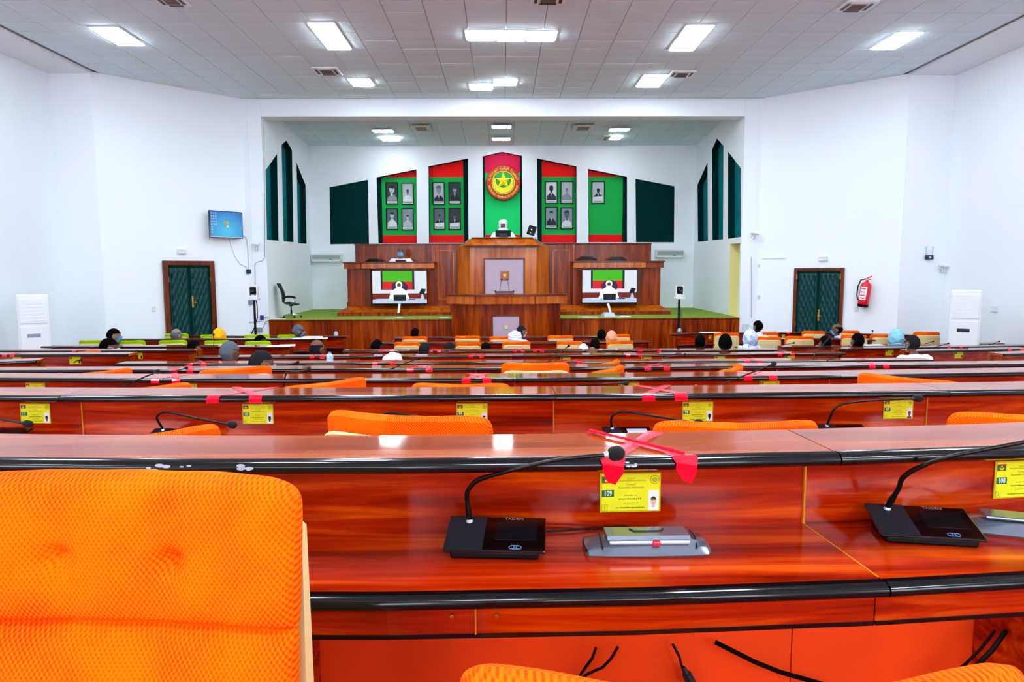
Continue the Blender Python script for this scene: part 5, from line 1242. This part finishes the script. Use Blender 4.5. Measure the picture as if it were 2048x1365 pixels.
def chain(start,pts,rs):
    p=start
    for q,r_ in zip(pts,rs): V.append(q); RD.append(r_); E.append((p,len(V)-1)); p=len(V)-1
    return p
for s in (-1,1):
    chain(2,[(s*.165,-.01,.985),(s*.215,.06,.86),(s*.235,.13,.775),(s*.195,.26,.785),(s*.155,.36,.79)],[.062,.05,.043,.037,.027])
    chain(0,[(s*.10,.06,.52),(s*.115,.2,.52),(s*.12,.37,.52),(s*.12,.36,.3),(s*.12,.33,.1),(s*.125,.43,.045)],[.10,.088,.065,.055,.042,.038])
body_s=skin_mesh(V,E,RD)
hands=[]
for s in (-1,1):
    hv=[(s*.155,.355,.79),(s*.148,.395,.786),(s*.142,.425,.784)]; he=[(0,1),(1,2)]; hr=[(.026,.02),(.034,.015),(.036,.014)]
    hands.append(skin_mesh(hv,he,hr))
    for k,(dx,l) in enumerate(((-.03,.066),(-.01,.078),(.01,.074),(.029,.058))):
        x=s*.142+dx; y=.432; fv=[(x,y-.01,.785),(x,y+l*.45,.787),(x-s*.002,y+l*.75,.779),(x-s*.004,y+l,.768)]
        hands.append(skin_mesh(fv,[(0,1),(1,2),(2,3)],[.0095,.009,.0085,.007]))
    hands.append(skin_mesh([(s*.125,.385,.785),(s*.098,.41,.782),(s*.09,.44,.777),(s*.092,.462,.772)],[(0,1),(1,2),(2,3)],[.013,.0115,.010,.008]))
hm=head_mb(); 
for s in (-1,1): hm._sph((s*.078,.018,1.2),.010,.02,.032,10,8)
head_me=hm.mesh('h',SK0)
BODY=join_remesh([body_s,head_me]+hands,.0068,'body',SK0,2)
# one garment for all: torso, arms and legs, a little larger than the body
V=[(0,0,.54),(0,-.02,.72),(0,-.02,.92),(0,-.012,1.035),(0,-.004,1.062)]; E=[(0,1),(1,2),(2,3),(3,4)]; RD=[(.185,.15),(.165,.13),(.178,.132),(.085,.08),(.072,.07)]
for s in (-1,1):
    chain(2,[(s*.17,-.01,.985),(s*.225,.06,.86),(s*.24,.13,.775),(s*.20,.26,.785),(s*.165,.335,.79)],[.082,.068,.06,.052,.042])
    chain(0,[(s*.10,.06,.52),(s*.115,.2,.52),(s*.12,.36,.52),(s*.12,.36,.3),(s*.12,.33,.12)],[.125,.108,.085,.075,.06])
GARM=join_remesh([skin_mesh(V,E,RD)],.013,'garment',mat('cloth_base','C8D0E0',.8),2)
V=[(0,0,.56),(0,-.02,.74),(0,-.02,.92),(0,-.012,1.04),(0,-.004,1.075)]; E=[(0,1),(1,2),(2,3),(3,4)]; RD=[(.24,.2),(.215,.17),(.215,.16),(.1,.095),(.085,.083)]
for s in (-1,1):
    chain(2,[(s*.18,-.01,.98),(s*.25,.06,.84),(s*.27,.13,.76),(s*.22,.26,.77),(s*.18,.33,.79)],[.11,.11,.11,.09,.06])
    chain(0,[(s*.10,.06,.52),(s*.115,.2,.52),(s*.12,.36,.50),(s*.12,.36,.3),(s*.12,.33,.14)],[.14,.13,.11,.11,.1])
ROBE=join_remesh([skin_mesh(V,E,RD)],.014,'robe',mat('cloth_base','C8D0E0',.8),2)
# head coverings
def hairline(c): 
    lim=.040 if c.y>.035 else (.010 if c.y>.0 else -.062)
    if abs(c.x)>.055 and -.01<c.y<.045 and c.z<.04: return False
    return c.z>lim
HAIR=head_mb(.009,hairline).mesh('hair',mat('hair_black','060404',.9,spec=.05),True)
def balding(c): return c.z<.062 and c.z>(.012 if c.y>0 else -.06) and c.y<.03 and not(abs(c.x)>.055 and c.y>-.01 and c.z<.03)
RIM=head_mb(.006,balding).mesh('hair_rim',mat('hair_black','060404',.9,spec=.05),True)
def shorts(c): return hairline(c)
SHORT=head_mb(.004,hairline).mesh('hair_short',mat('hair_black','060404',.9,spec=.05),True)
def maskc(c): return c.y>.03 and -.105<c.z<-.008 and abs(c.x)<.062
mk=head_mb(.008,maskc,nu=64,nv=48)
for s in (-1,1): mk.tube([HC+Vector((s*.058,.06,-.025)),HC+Vector((s*.080,.02,.012)),HC+Vector((s*.086,-.004,.012)),HC+Vector((s*.084,-.006,-.02)),HC+Vector((s*.066,.04,-.07))],.0022,5)
MASK=mk.mesh('face_mask',M_WPL,True)
def scarf_mesh(seed,wr,off,drape=.2):
    def cond(c): return not (c.y>.05 and abs(c.x)<.052 and -.1<c.z<.05)
    mb=head_mb(off,cond,wr=wr,seed=seed); rr=random.Random(seed); rings=[]
    for j in range(10):
        t=j/9; z=1.20-.06-drape*t; R_=.088+.11*t**1.4; ring=[]
        for i in range(40):
            a=2*PI*i/40; k=1+.06*math.sin(5*a+seed+3*t)+.04*math.sin(9*a-2*t)
            ring.append((R_*1.15*k*math.cos(a)*(1+.2*t),-.01+R_*.9*k*math.sin(a)+(.02 if math.sin(a)>0 else 0),z+.012*math.sin(3*a+seed)))
        rings.append(ring)
    mb.loft(rings,cap=False); return mb.mesh('headscarf',M_PAPER,True)
SCARF=[scarf_mesh(i,.003,.012+.004*i) for i in range(3)]
def turban_mesh():
    mb=head_mb(.02,lambda c:(c.z>.02 or c.y<.02),wr=.003,seed=4)
    for k in range(5):
        zz=HC.z+.015+k*.021; pts=[]; R0=.1*math.sqrt(max(.2,1-((k*.021-.005)/.14)**2)); tilt=.25*math.sin(k*2.1)
        for i in range(33):
            a=2*PI*i/32; pts.append((R0*.86*math.cos(a),.025+R0*1.02*math.sin(a)-.012,zz+tilt*.05*math.cos(a)+.006*math.sin(2*a+k)))
        mb.tube(pts,.021,8,cap=False)
    return mb.mesh('turban',M_PAPER,True)
TURB=turban_mesh()
def veil_mesh():                              # turban with cloth round the chin and neck
    mb=head_mb(.018,lambda c:not(c.y>.045 and abs(c.x)<.048 and -.05<c.z<.045),wr=.003,seed=9)
    for k in range(4):
        zz=HC.z+.05+k*.02; R0=.095*math.sqrt(max(.25,1-((k*.02+.03)/.15)**2)); pts=[(R0*.86*math.cos(2*PI*i/32),.02+R0*math.sin(2*PI*i/32),zz+.008*math.sin(2*PI*i/32*2+k)) for i in range(33)]; mb.tube(pts,.02,8,cap=False)
    for k in range(4):
        zz=HC.z-.085-k*.03; R0=.085+.012*k; pts=[(R0*math.cos(2*PI*i/32),.015+R0*math.sin(2*PI*i/32)*1.05,zz+.012*math.sin(2*PI*i/32)+.004*k) for i in range(33)]; mb.tube(pts,.024,8,cap=False)
    return mb.mesh('veil_turban',M_PAPER,True)
VEIL=veil_mesh()
g=MB()
for s in (-1,1):
    g.tube([HC+Vector((s*.032+.021*math.cos(2*PI*i/12),.108,.004+.016*math.sin(2*PI*i/12))) for i in range(13)],.0022,5); g.tube([HC+Vector((s*.053,.105,.006)),HC+Vector((s*.083,.03,.012)),HC+Vector((s*.084,-.01,.0))],.002,5)
g.tube([HC+Vector((-.012,.112,.008)),HC+Vector((.012,.112,.008))],.002,5); GLAS=g.mesh('glasses',mat('glasses_frame','1A1A20',.3),True)
g=MB(); g.tube([HC+Vector((.088*math.cos(a),-.005,.012+.125*math.sin(a))) for a in [PI*i/16 for i in range(17)]],.007,8)
for s in (-1,1): g.lathe([(.005,-.014),(.03,-.014),(.034,0),(.03,.014),(.005,.014)],c=HC+Vector((s*.09,-.002,.0)),n=14,M=Matrix.Rotation(PI/2,3,'Y'))
HPH=g.mesh('headphones',M_SILV,True)
M_TAGP=M_PAPER
eyem=[mat('eye_white','E8E4DC',.2),mat('eye_dark','140C08',.2)]
g=MB()
for s in (-1,1):
    g.m(0)._sph(HC+Vector((s*.032,.0815,.006)),.0115,.0105,.0085,10,8); g.m(1)._sph(HC+Vector((s*.032,.0895,.006)),.005,.004,.005,8,6)
EYES=g.mesh('eyes',eyem,True)
g=MB()
for s in (-1,1): g.tube([HC+Vector((s*.016,.099,.027)),HC+Vector((s*.032,.098,.033)),HC+Vector((s*.05,.086,.027))],.0032,6)
BROW=g.mesh('eyebrows',mat('hair_black','060404',.9,spec=.05),True)
g=MB(); g.tube([HC+Vector((-.022,.094,-.062)),HC+Vector((-.01,.1,-.059)),HC+Vector((0,.101,-.061)),HC+Vector((.01,.1,-.059)),HC+Vector((.022,.094,-.062))],[.002,.0045,.005,.0045,.002],6); LIPS=g.mesh('lips',mat('lips_brown','5A2A22',.5),True)
cu=MB()
for s in (-1,1): cu.tube([(s*.16,.335,.79),(s*.157,.352,.79)],.036,12)
CUFF=cu.mesh('cuffs',M_WPL,True)
co=MB(); co.loft([[(.064*math.cos(a),.002+.064*math.sin(a),1.055+.004*math.sin(a)) for a in [2*PI*i/20 for i in range(20)]],[(.070*math.cos(a),.002+.07*math.sin(a),1.055) for a in [2*PI*i/20 for i in range(20)]],[(.067*math.cos(a),.006+.066*math.sin(a),1.098-.018*math.sin(a)) for a in [2*PI*i/20 for i in range(20)]],[(.061*math.cos(a),.006+.06*math.sin(a),1.098-.018*math.sin(a)) for a in [2*PI*i/20 for i in range(20)]]],cap=False)
COLL=co.mesh('collar',M_WPL,True)
SKIN={'d':mat('skin_dark','3A2218',.45),'m':mat('skin_medium','6A4430',.45),'l':mat('skin_light_brown','8C6650',.45),'g':mat('skin_greyish','8A7A74',.45)}
HAIRM={'b':mat('hair_black','060404',.9,spec=.05),'g':mat('hair_grey','565E66',.9,spec=.1),'s':mat('hair_speckled','1E1C20',.9,spec=.1)}
def cloth(c,var=.0):
    return mat('cloth_%s%s'%(c,'v' if var else ''),c,.8,bump=.15,bscale=30,var=var,vscale=18)
def cloth_print(name,c1,c2):
    if name in _m: return _m[name]
    m=bpy.data.materials.new(name); m.use_nodes=True; nt=m.node_tree; b=nt.nodes['Principled BSDF']; N,L=nt.nodes.new,nt.links.new
    tc=N('ShaderNodeTexCoord'); v=N('ShaderNodeTexNoise'); v.inputs['Scale'].default_value=26; v.inputs['Distortion'].default_value=1.5; r=N('ShaderNodeValToRGB'); e=r.color_ramp.elements
    e[0].position=.46; e[0].color=(*rgb(c1),1); e[1].position=.54; e[1].color=(*rgb(c2),1); L(tc.outputs['Object'],v.inputs['Vector']); L(v.outputs['Fac'],r.inputs[0]); L(r.outputs[0],b.inputs['Base Color']); b.inputs['Roughness'].default_value=.8
    _m[name]=m; return m
WH='EEF2FF'
_bv={}
def variant(me,q):                            # the same seated body sitting lower or higher: everything under the chest is shortened
    if q==0: return me
    if (me.name,q) not in _bv:
        m=me.copy(); n=len(m.vertices); co=np.empty(n*3,dtype=np.float32); m.vertices.foreach_get('co',co); co=co.reshape(-1,3); z=co[:,2]; dlt=q*.04
        co[:,2]=np.where(z<.9,z*(1-dlt/.9),z-dlt); m.vertices.foreach_set('co',co.reshape(-1)); m.update(); _bv[(me.name,q)]=m
    return _bv[(me.name,q)]
def person(label,px,wpx,ytop,d,yaw,hair='HAIR',hc='b',skin='d',cl='D8E0F4',robe=False,mask=None,wrap=None,extra=(),z0=None,face=False,sx=None,seat_y=None):
    z0=zfl(d) if z0 is None else z0; top=P(px,ytop,d).z; ht={'HAIR':1.333,'SHORT':1.328,'RIM':1.324,'BALD':1.324,'SCARF':1.35,'TURB':1.365,'VEIL':1.37}[hair]
    sz_=(top-z0)/ht
    wm={'SCARF':.2,'TURB':.215,'VEIL':.2}.get(hair,.165)+.045*abs(math.sin(math.radians(yaw)))
    s=sx or max(.88,min(1.14,wpx*d/FPX/wm)); a=math.radians(yaw)
    q=int(round((ht-(top-z0)/s)/.04)); q=max(-4,min(9,q)); dz=q*.04; zb=top-(ht-dz)*s
    off=Vector((-.03*math.sin(a),.03*math.cos(a),0)); p=P(px,ytop,d)
    r=empty('person',(p.x-off.x,d-off.y,zb),a); r.scale=(s,s,s); tag(r,label,'person')
    if abs(zb-z0)>.05: print('PERSON',label,'base off',round(zb-z0,3),'scale',round(s,2),q)
    part('body',variant(BODY,q),r,SKIN[skin]); L_=(0,0,-dz)
    part('robe' if robe else 'shirt',variant(ROBE if robe else GARM,q),r,cloth(cl) if isinstance(cl,str) else cl)
    if not robe: part('collar',COLL,r,cloth(cl) if isinstance(cl,str) else cl,L_); part('cuffs',variant(CUFF,q),r,cloth(cl) if isinstance(cl,str) else cl)
    H={'HAIR':HAIR,'SHORT':SHORT,'RIM':RIM}
    if hair in H: part('hair',H[hair],r,HAIRM[hc],L_)
    wm_=wrap if not isinstance(wrap,str) else cloth(wrap,.06)
    if hair=='SCARF': part('headscarf',random.choice(SCARF),r,wm_,L_)
    if hair=='TURB': part('turban',TURB,r,wm_,L_)
    if hair=='VEIL': part('turban',VEIL,r,wm_,L_)
    if mask: part('face_mask',MASK,r,mat('mask_'+mask,mask,.7),L_)
    if 'glasses' in extra: part('glasses',GLAS,r,None,L_)
    if 'headphones' in extra: part('headphones',HPH,r,mat('headphone_silver','6A7480',.3,metal=.5),L_)
    if 'beads' in extra: pass
    if face: 
        part('eyes',EYES,r,None,L_); part('eyebrows',BROW,r,None,L_); part('lips',LIPS,r,None,L_)
    return r
BM='4AA8D8'; LB='9AB8F0'
pp=[
('man with dark hair and blue mask in profile, at the left wall side',227,25,657,10.6,-62,'HAIR','b','l','5A6478',0,BM,None,()),
('dark-haired man with white mask turned right, on the left behind a long desk',216,32,676,9.45,-55,'HAIR','b','m','2A3444',0,'F0F4F8',None,()),
('man with bald pale-grey head before the left padded door',352,21,658,11.5,-20,'RIM','g','g','20303C',0,None,None,('glasses',)),
('person in a bright yellow headscarf near the left door frame',437,30,655,11.5,-10,'SCARF','b','m','E8A800',1,None,'F4B400',()),
('man with short dark hair low behind the long left desk',387,24,680,9.45,-25,'SHORT','b','d','1C2430',0,'F0F4F8',None,()),
('grey-haired man with glasses in a pale shirt, left foreground of the audience',458,37,682,7.45,-35,'HAIR','g','m','C8D4EC',0,None,None,('glasses',)),
('large dark-haired head turned right behind an orange chair at left',521,48,700,6.1,-50,'SHORT','s','m','101418',0,'B8A8B0',None,()),
('dark-haired head partly behind a lime chair below the stage chair',521,21,670,10.85,-60,'HAIR','b','m','2A3038',0,None,None,()),
('grey-haired man wearing headphones and a blue mask, left of the centre block',596,23,649,11.5,-65,'HAIR','g','m','3A4650',0,BM,None,('headphones',)),
('balding brown-headed man with glasses in a lilac shirt',633,31,680,8.9,-30,'RIM','s','m','C8C0E0',0,None,None,('glasses',)),
('bald man with a white collar in the front central row',830,18,656,11.5,-15,'SHORT','b','d',WH,0,None,None,()),
('man with dark hair left of the lone chair in the central block',754,24,679,10.2,-30,'HAIR','b','d','181C28',0,None,None,()),
('person in a smooth white head cap in the sixth row',785,41,701,7.5,0,'TURB','b','d',WH,1,None,WH,()),
('man with close-cropped greying hair left of another grey head, central block',849,26,685,8.85,-15,'SHORT','s','m','D0D0E0',0,None,None,()),
('greying cropped head beside a thin microphone in the central block',899,26,684,9.9,-20,'SHORT','s','l','303848',0,None,None,()),
('small very dark round head in the central block',972,20,684,10.1,0,'HAIR','b','d','181C28',0,None,None,()),
('person in a large white turban and white robe before the lectern',1030,30,659,11.4,-10,'TURB','b','d',WH,1,None,WH,()),
('man with white mask turned right beside the white turban',1043,20,651,11.5,-60,'SHORT','s','m',WH,1,'F4F8FF',None,()),
('dark-haired person in a lilac robe left of the peach headscarf',1203,17,658,11.5,0,'HAIR','b','d','B8C8F4',1,None,None,()),
('person in a peach-pink headscarf in the central block',1223,23,661,11.3,0,'SCARF','b','m','E0A080',1,None,'E8A080',()),
('dark round head beside a blue-white scarf in the central block',1190,21,676,10.15,-15,'HAIR','b','d','182838',0,None,None,()),
('person wrapped in a blue-white scarf at the centre',1167,25,686,9.75,10,'SCARF','b','d',LB,1,None,cloth_print('blue_white_print',LB,'E8F0FF'),()),
('bald low head just above the desk below the blue-white scarf',1184,24,694,8.85,10,'BALD','b','m','8898C0',0,None,None,()),
('man with an upright dark head and white ear loop right of centre',1401,23,669,10.1,-20,'HAIR','b','d','202838',0,'F4F8FF',None,()),
('dark-haired man draped in a blue-white wrap right of centre',1451,28,667,8.9,-15,'HAIR','b','d','C8D8FF',1,None,None,()),
('woman in a blue and white printed headscarf and robe',1501,32,658,10.5,-10,'SCARF','b','m',LB,1,None,cloth_print('blue_white_print',LB,'E8F0FF'),()),
('tall dark head highest of the right audience beside the glass jug',1516,18,641,11.55,25,'HAIR','b','d','E0E8F8',0,'F4F8FF',None,()),
('balding man with blue mask and glasses before the right padded door',1674,20,648,11.55,60,'RIM','b','m','C8D8F8',0,BM,None,('glasses',)),
('half-hidden dark head crossed by a steep microphone on the right',1651,23,671,10.2,10,'SHORT','b','d','B05020',0,'F4F8FF',None,()),
('dark-haired man with white ear loops before the right long desks',1716,25,666,9.7,10,'SHORT','b','d','E8F0FF',0,'F4F8FF',None,()),
('woman in a pale turquoise headscarf on the far right',1794,30,656,10.5,0,'SCARF','b','m','8AC8E0',1,None,'90D0E8',()),
('close-cropped man in a white shirt nearest on the right side',1826,26,670,8.15,10,'SHORT','s','m',WH,1,'F4F8FF',None,()),
]
for l,px,wpx,yt,d,yw,hr,hc,sk,cl,rb,mk_,wr_,ex in pp: person(l,px,wpx,yt,d,yw,hr,hc,sk,cl,bool(rb),mk_,wr_,ex)
person('man seated high at the main podium in white robe and white turban',1006,18,437,15.55,180,'VEIL','b','m',WH,True,None,WH,(),z0=ZSP,face=True,sx=1.0)
person('bald man with light blue mask behind the left stage desk, facing the hall',801,15,494,15.55,180,'BALD','b','m',WH,True,'8AB8E8',None,(),z0=ZD,face=True,sx=1.0)
# ============================================================ SEATS ON THE STAGE
def exec_chair(label,x,d,z,yaw,col_,s=1.0,full=False,arms=True):
    r=empty('office_chair',(x,d,z),math.radians(yaw)); r.scale=(s,s,s) if not isinstance(s,tuple) else s; tag(r,label,'chair')
    mb=MB(); rings=[]
    for i in range(17):
        t=i/16; zz=.52+.62*t; wx=.23*(1-.25*max(0,t-.75)*4*max(0,t-.75))*max(.35,min(1,(1-t)*8))**.5; yb=-.24-.10*t+.05*math.sin(PI*t*1.2); th=.045+.02*math.sin(PI*t)+.02*(t>.8)
        rings.append([(math.copysign(abs(math.cos(a))**.5,math.cos(a))*wx,yb+math.sin(a)*th+.03*math.cos(a)**2,zz+.01*math.sin(7*PI*t)) for a in [2*PI*k/16 for k in range(16)]])
    mb.loft(rings); mb.build('backrest',col_,r,smooth=True)
    mb=MB(); rings=[]
    for i in range(13):
        v=-1+i/6; rings.append([(math.copysign(abs(math.cos(a))**.4,math.cos(a))*.25*max(.5,(1-abs(v)**6)**.4),.02+.25*v,.47+math.sin(a)*.05*max(.4,1-abs(v)**5)+(.02 if v<0 else -.02*v)) for a in [2*PI*k/16 for k in range(16)]])
    mb.loft(rings); mb.build('seat',col_,r,smooth=True)
    if arms:
        for s_ in (-1,1):
            MB().tube([(s_*.27,.12,.44),(s_*.29,.13,.6),(s_*.29,.05,.69)],.014).build('arm_support',M_CHR,r,smooth=True)
            MB().tube([(s_*.29,-.28,.66),(s_*.29,-.1,.70),(s_*.29,.08,.69),(s_*.29,.17,.65)],[.018,.028,.028,.016],8).build('armrest',M_BLK,r,smooth=True)
    if full:
        MB().lathe([(.02,.08),(.03,.09),(.03,.26),(.018,.27),(.018,.38),(.07,.39),(.07,.42),(.01,.42)],n=14).build('gas_lift',M_BLK,r,smooth=True)
        for k in range(5):
            a=2*PI*k/5+.3; q=MB().tube([(0,0,.12),(.16*math.cos(a),.16*math.sin(a),.11),(.3*math.cos(a),.3*math.sin(a),.075)],[.024,.018,.014],8).build('base_leg',M_CHR,r,smooth=True)
            MB().lathe([(.003,-.022),(.028,-.022),(.03,0),(.028,.022),(.003,.022)],c=(.3*math.cos(a),.3*math.sin(a),.031),n=12,M=Matrix.Rotation(a,3,'Z')@Matrix.Rotation(PI/2,3,'X')).build('caster',M_BLK,q,smooth=True)
    return r
LEA=mat('dark_leather','0C1A20',.3,coat=.2)
p=P(583,634,14.0); exec_chair('dark leather office chair with chrome base alone at the left of the stage',p.x,14.0,ZS,-72,LEA,.62*1.0,True)
exec_chair('dark high-backed chair behind the man at the main podium',P(1009,450,15.7).x,15.8,ZSP,180,mat('chair_teal','1A4450',.4),1.0,True,False)
def low_chair(label,px,yt,d,c): 
    p=P(px,yt,d); exec_chair(label,p.x,d,ZD,180,c,(1,1,(p.z-ZD)/1.16),True,False)
low_chair('black chair back peeking over the left stage desk left of the man',743,516,15.6,M_BLK)
low_chair('brown-black chair back peeking over the right stage desk, left of two',1177,511,15.6,mat('chair_brownblack','1A0C0A',.4))
low_chair('dark grey chair back peeking over the right stage desk, right of two',1239,512,15.6,M_DGREY)
# screens on the podium
p=P(1006.5,475,15.1); r=empty('laptop_screen',(p.x,15.1,ztop+.02)); tag(r,'black monitor seen from behind in front of the podium speaker','monitor')
MB().box(-.17,.17,-.02,.02,.02,.16,.012).build('screen_back',M_BLK,r); MB().box(-.09,.09,-.035,-.018,.0,.09,.01).build('stand',M_DGREY,r); MB().box(-.12,.12,-.06,.08,0,.012,.004).build('foot',M_BLK,r)
p=P(1056,475,15.1); r=empty('tilted_monitor',(p.x+.03,15.1,ztop+.02),math.radians(-20)); tag(r,'tilted black monitor on a white arm at the right of the podium top','monitor')
MB().box(-.09,.09,-.02,.012,.06,.27,.008,M=Matrix.Rotation(.28,4,'Y')@Matrix.Rotation(-.2,4,'X')).build('screen_back',M_BLK,r); MB().tube([(.02,0,.12),(.05,.03,.04),(.08,.02,.0)],.01).build('arm',M_WPL,r); MB().box(.03,.14,-.04,.06,0,.012,.004).build('foot',M_WPL,r)
MB().box(-.015,.015,-.026,-.02,.16,.19,0,M=Matrix.Rotation(.28,4,'Y')@Matrix.Rotation(-.2,4,'X')).build('badge',M_SILL,r)
p=P(803,521,15.1); zt_=Z(523,14.75); r=empty('laptop_screen',(p.x,15.0,zt_)); tag(r,'low black laptop on the left stage desk before the masked man','laptop')
MB().box(-.11,.11,-.01,.01,0,.045,.004).build('screen_back',M_BLK,r); MB().box(-.11,.11,.0,.14,0,.012,.003).build('keyboard_base',M_BLK,r)
# papers and books at the foot of the screens
def papers(label,px,py,d,items,z):
    p=P(px,py,d); r=empty('paper_stack',(p.x,d,z)); tag(r,label,'papers')
    for i,(x,y,w_,l_,h_,a) in enumerate(items):
        MB().box(-w_/2,w_/2,-l_/2,l_/2,0,h_,.002,M=Matrix.Translation((x,y,.001*i))@Matrix.Rotation(a,4,'Z')).build('paper_sheet' if h_<.01 else 'book',M_PAPER if h_<.02 else mat('book_cover','C8D0E0',.5),r)
papers('white books stacked on the stage floor under the right screen',1216,633,13.9,[(0,0,.22,.3,.05,.1),(.01,0,.2,.28,.08,-.05)],ZS)
papers('loose white sheets on the stage floor right of the stacked books',1240,633,13.8,[(0,0,.22,.3,.004,.3),(.12,.1,.2,.28,.006,-.4)],ZS)
papers('loose papers on the stage floor left of the stacked books',1180,633,13.8,[(0,0,.3,.2,.004,.1),(-.1,.02,.22,.2,.006,.5)],ZS)
papers('white cable cover lying on the stage floor under the left screen',790,636,13.75,[(0,0,.1,.35,.006,-.8),(-.08,-.1,.18,.05,.005,0)],ZS)
papers('white papers on the stage carpet beside the office chair',557,637,13.72,[(0,0,.3,.16,.005,.1),(-.08,.02,.2,.16,.01,.4)],ZS)
papers('papers lying at the carpet edge left of the front lectern',888,637,13.7,[(0,0,.2,.14,.006,0)],ZS)
def on_row(k,px,off=.1): 
    rw=Rw[k]; x=rw.xpx(px,off); return rw.at(x,off,rw.z)
def row_papers(label,k,px,items,off=.05):
    q=on_row(k,px,off); r=empty('paper_stack',q+Vector((0,0,.001))); tag(r,label,'papers')
    for i,(x,y,w_,l_,h_,a) in enumerate(items): MB().box(-w_/2,w_/2,-l_/2,l_/2,0,h_,.0015,M=Matrix.Translation((x,y,.002*i))@Matrix.Rotation(a,4,'Z')).build('paper_sheet',M_PAPER,r)
row_papers('open white newspaper pages on the left block desk right of the glasses man','L5',605,[(0,0,.3,.15,.012,.1),(.16,.03,.3,.14,.03,-.1),(.33,0,.18,.13,.006,.2)])
row_papers('white papers at the right end of the left block desk','L4',560,[(0,0,.34,.15,.008,.0),(.1,.02,.22,.14,.016,.2)])
row_papers('white papers on the front right desk beside the first chair','R5',1530,[(0,0,.3,.15,.01,.1)])
row_papers('white paper on the right block desk behind the man with ear loops','R4',1745,[(0,0,.3,.15,.01,.1)])
row_papers('white paper sheet on the right front desk at the aisle','R6',1420,[(0,0,.36,.15,.008,0)])
def bottle(label,q,h=.2,rad=.03):
    r=empty('water_bottle',q); tag(r,label,'bottle')
    MB().lathe([(.003,0),(rad,.004),(rad,h*.25),(rad*.93,h*.28),(rad,h*.31),(rad,h*.55),(rad*.93,h*.58),(rad,h*.61),(rad*.95,h*.7),(rad*.4,h*.86),(rad*.4,h*.93),(.003,h*.93)],n=18).build('bottle_body',mat('bottle_plastic',(.62,.78,1.0),.1,alpha=.6,coat=.3),r,smooth=True)
    MB().lathe([(.003,h*.91),(rad*.48,h*.91),(rad*.48,h),(.003,h)],n=14).build('cap',mat('cap_blue','4A78E0',.3),r)
    MB().lathe([(rad*1.01,h*.33),(rad*1.02,h*.33),(rad*1.02,h*.53),(rad*1.01,h*.53)],n=18).build('label_band',mat('bottle_label','A8C4E8',.4),r)
q=on_row('r5',659,.1); bottle('clear water bottle with blue cap on the fifth row left of the white cap',q,.085*1.15,.034)
q=on_row('L6',673,.1); bottle('small clear water bottle with blue cap at the end of the left front desk',q,.085,.034)
q=on_row('R6',1490,.1); r=empty('glass_jug',q); tag(r,'clear glass jug on the right front desk left of the tall dark head','jug')
MB().lathe([(.002,0),(.05,.004),(.06,.06),(.055,.13),(.06,.14),(.052,.14),(.048,.06),(.002,.02)],n=18).build('jug_body',mat('jug_glass',(.7,.82,.9),.05,alpha=.45,coat=1),r,smooth=True)
MB().tube([(.06,0,.12),(.1,0,.1),(.095,0,.05),(.06,0,.03)],.007).build('jug_handle',mat('jug_glass',(.7,.82,.9),.05,alpha=.45,coat=1),r)
# ============================================================ CAMERA TRIPODS
def tripod(label,px,ytop,d,zf,white=True,legs=True):
    p=P(px,ytop,d); H=p.z-zf; r=empty('camera_tripod',(p.x,d,zf)); tag(r,label,'tripod')
    MB().tube([(0,0,.28),(0,0,H-.28)],.022).build('pole',M_BLK,r); MB().lathe([(.03,H*.45),(.034,H*.45),(.034,H*.45+.07),(.03,H*.45+.07)],n=12).build('collar',M_DGREY,r)
    for k in range(3):
        a=2*PI*k/3+.5; MB().tube([(0,0,.62),(.3*math.cos(a),.3*math.sin(a),.015)],.014,6).build('leg',M_BLK,r); MB().tube([(0,0,.32),(.17*math.cos(a),.17*math.sin(a),.27)],.008,6).build('brace',M_BLK,r)
    MB().box(-.09,.09,-.08,.08,H-.28,H-.24,.008).build('platform',M_WPL,r)
    r2=empty('camera_unit',(p.x,d,p.z-.24)); tag(r2,'white and black pan camera on the '+label.replace('black ','').replace('standing ',''),'camera')
    MB().box(-.075,.075,-.07,.07,0,.04,.012).build('camera_foot',M_WPL,r2)
    for s in (-1,1): MB().box(s*.068-.01,s*.068+.01,-.05,.05,.03,.21,.008).build('yoke_arm',M_WPL,r2)
    MB().box(-.056,.056,-.06,.06,.06,.2,.02).build('camera_head',M_BLK,r2); MB().lathe([(.002,.06),(.035,.06),(.038,.09),(.03,.095),(.002,.085)],c=(0,0,.13),n=16,axis='y').build('lens',M_BLKG,r2,smooth=True)
    return r
tripod('black tripod standing left of the stage near the pillar',507,570,12.6,0)
tripod('black tripod standing before the right end of the stage',1359,569,13.0,0)
cable('tripod_cable','dark cable looping beside the left camera tripod',[P(x,y,12.6) for x,y in [(510,590),(514,610),(515,635),(509,655),(503,668)]],.01,M_DGREY)
r=empty('round_floor_box',P(1359,664,12.6)); r.location.z=P(1359,664,12.6).z; tag(r,'small silver connector box hanging at the foot of the right tripod','box')
MB().sphere((0,0,0),.05,.04,.07,10,8).build('box_body',M_SILV,r,smooth=True); MB().tube([(0,0,.06),(.03,.02,.3),(.02,.1,.5)],.006).build('box_cable',M_DGREY,r)
cable('stage_cable','thin black cable hanging in front of the stage at the right end',[P(x,y,13.4) for x,y in [(1470,644),(1468,655),(1466,668)]],.006,M_BLK)
cable('stage_cable','thin black cable hanging beside the right tripod',[P(x,y,13.4) for x,y in [(1360,640),(1354,650),(1350,664)]],.006,M_BLK)
bpy.context.view_layer.update()
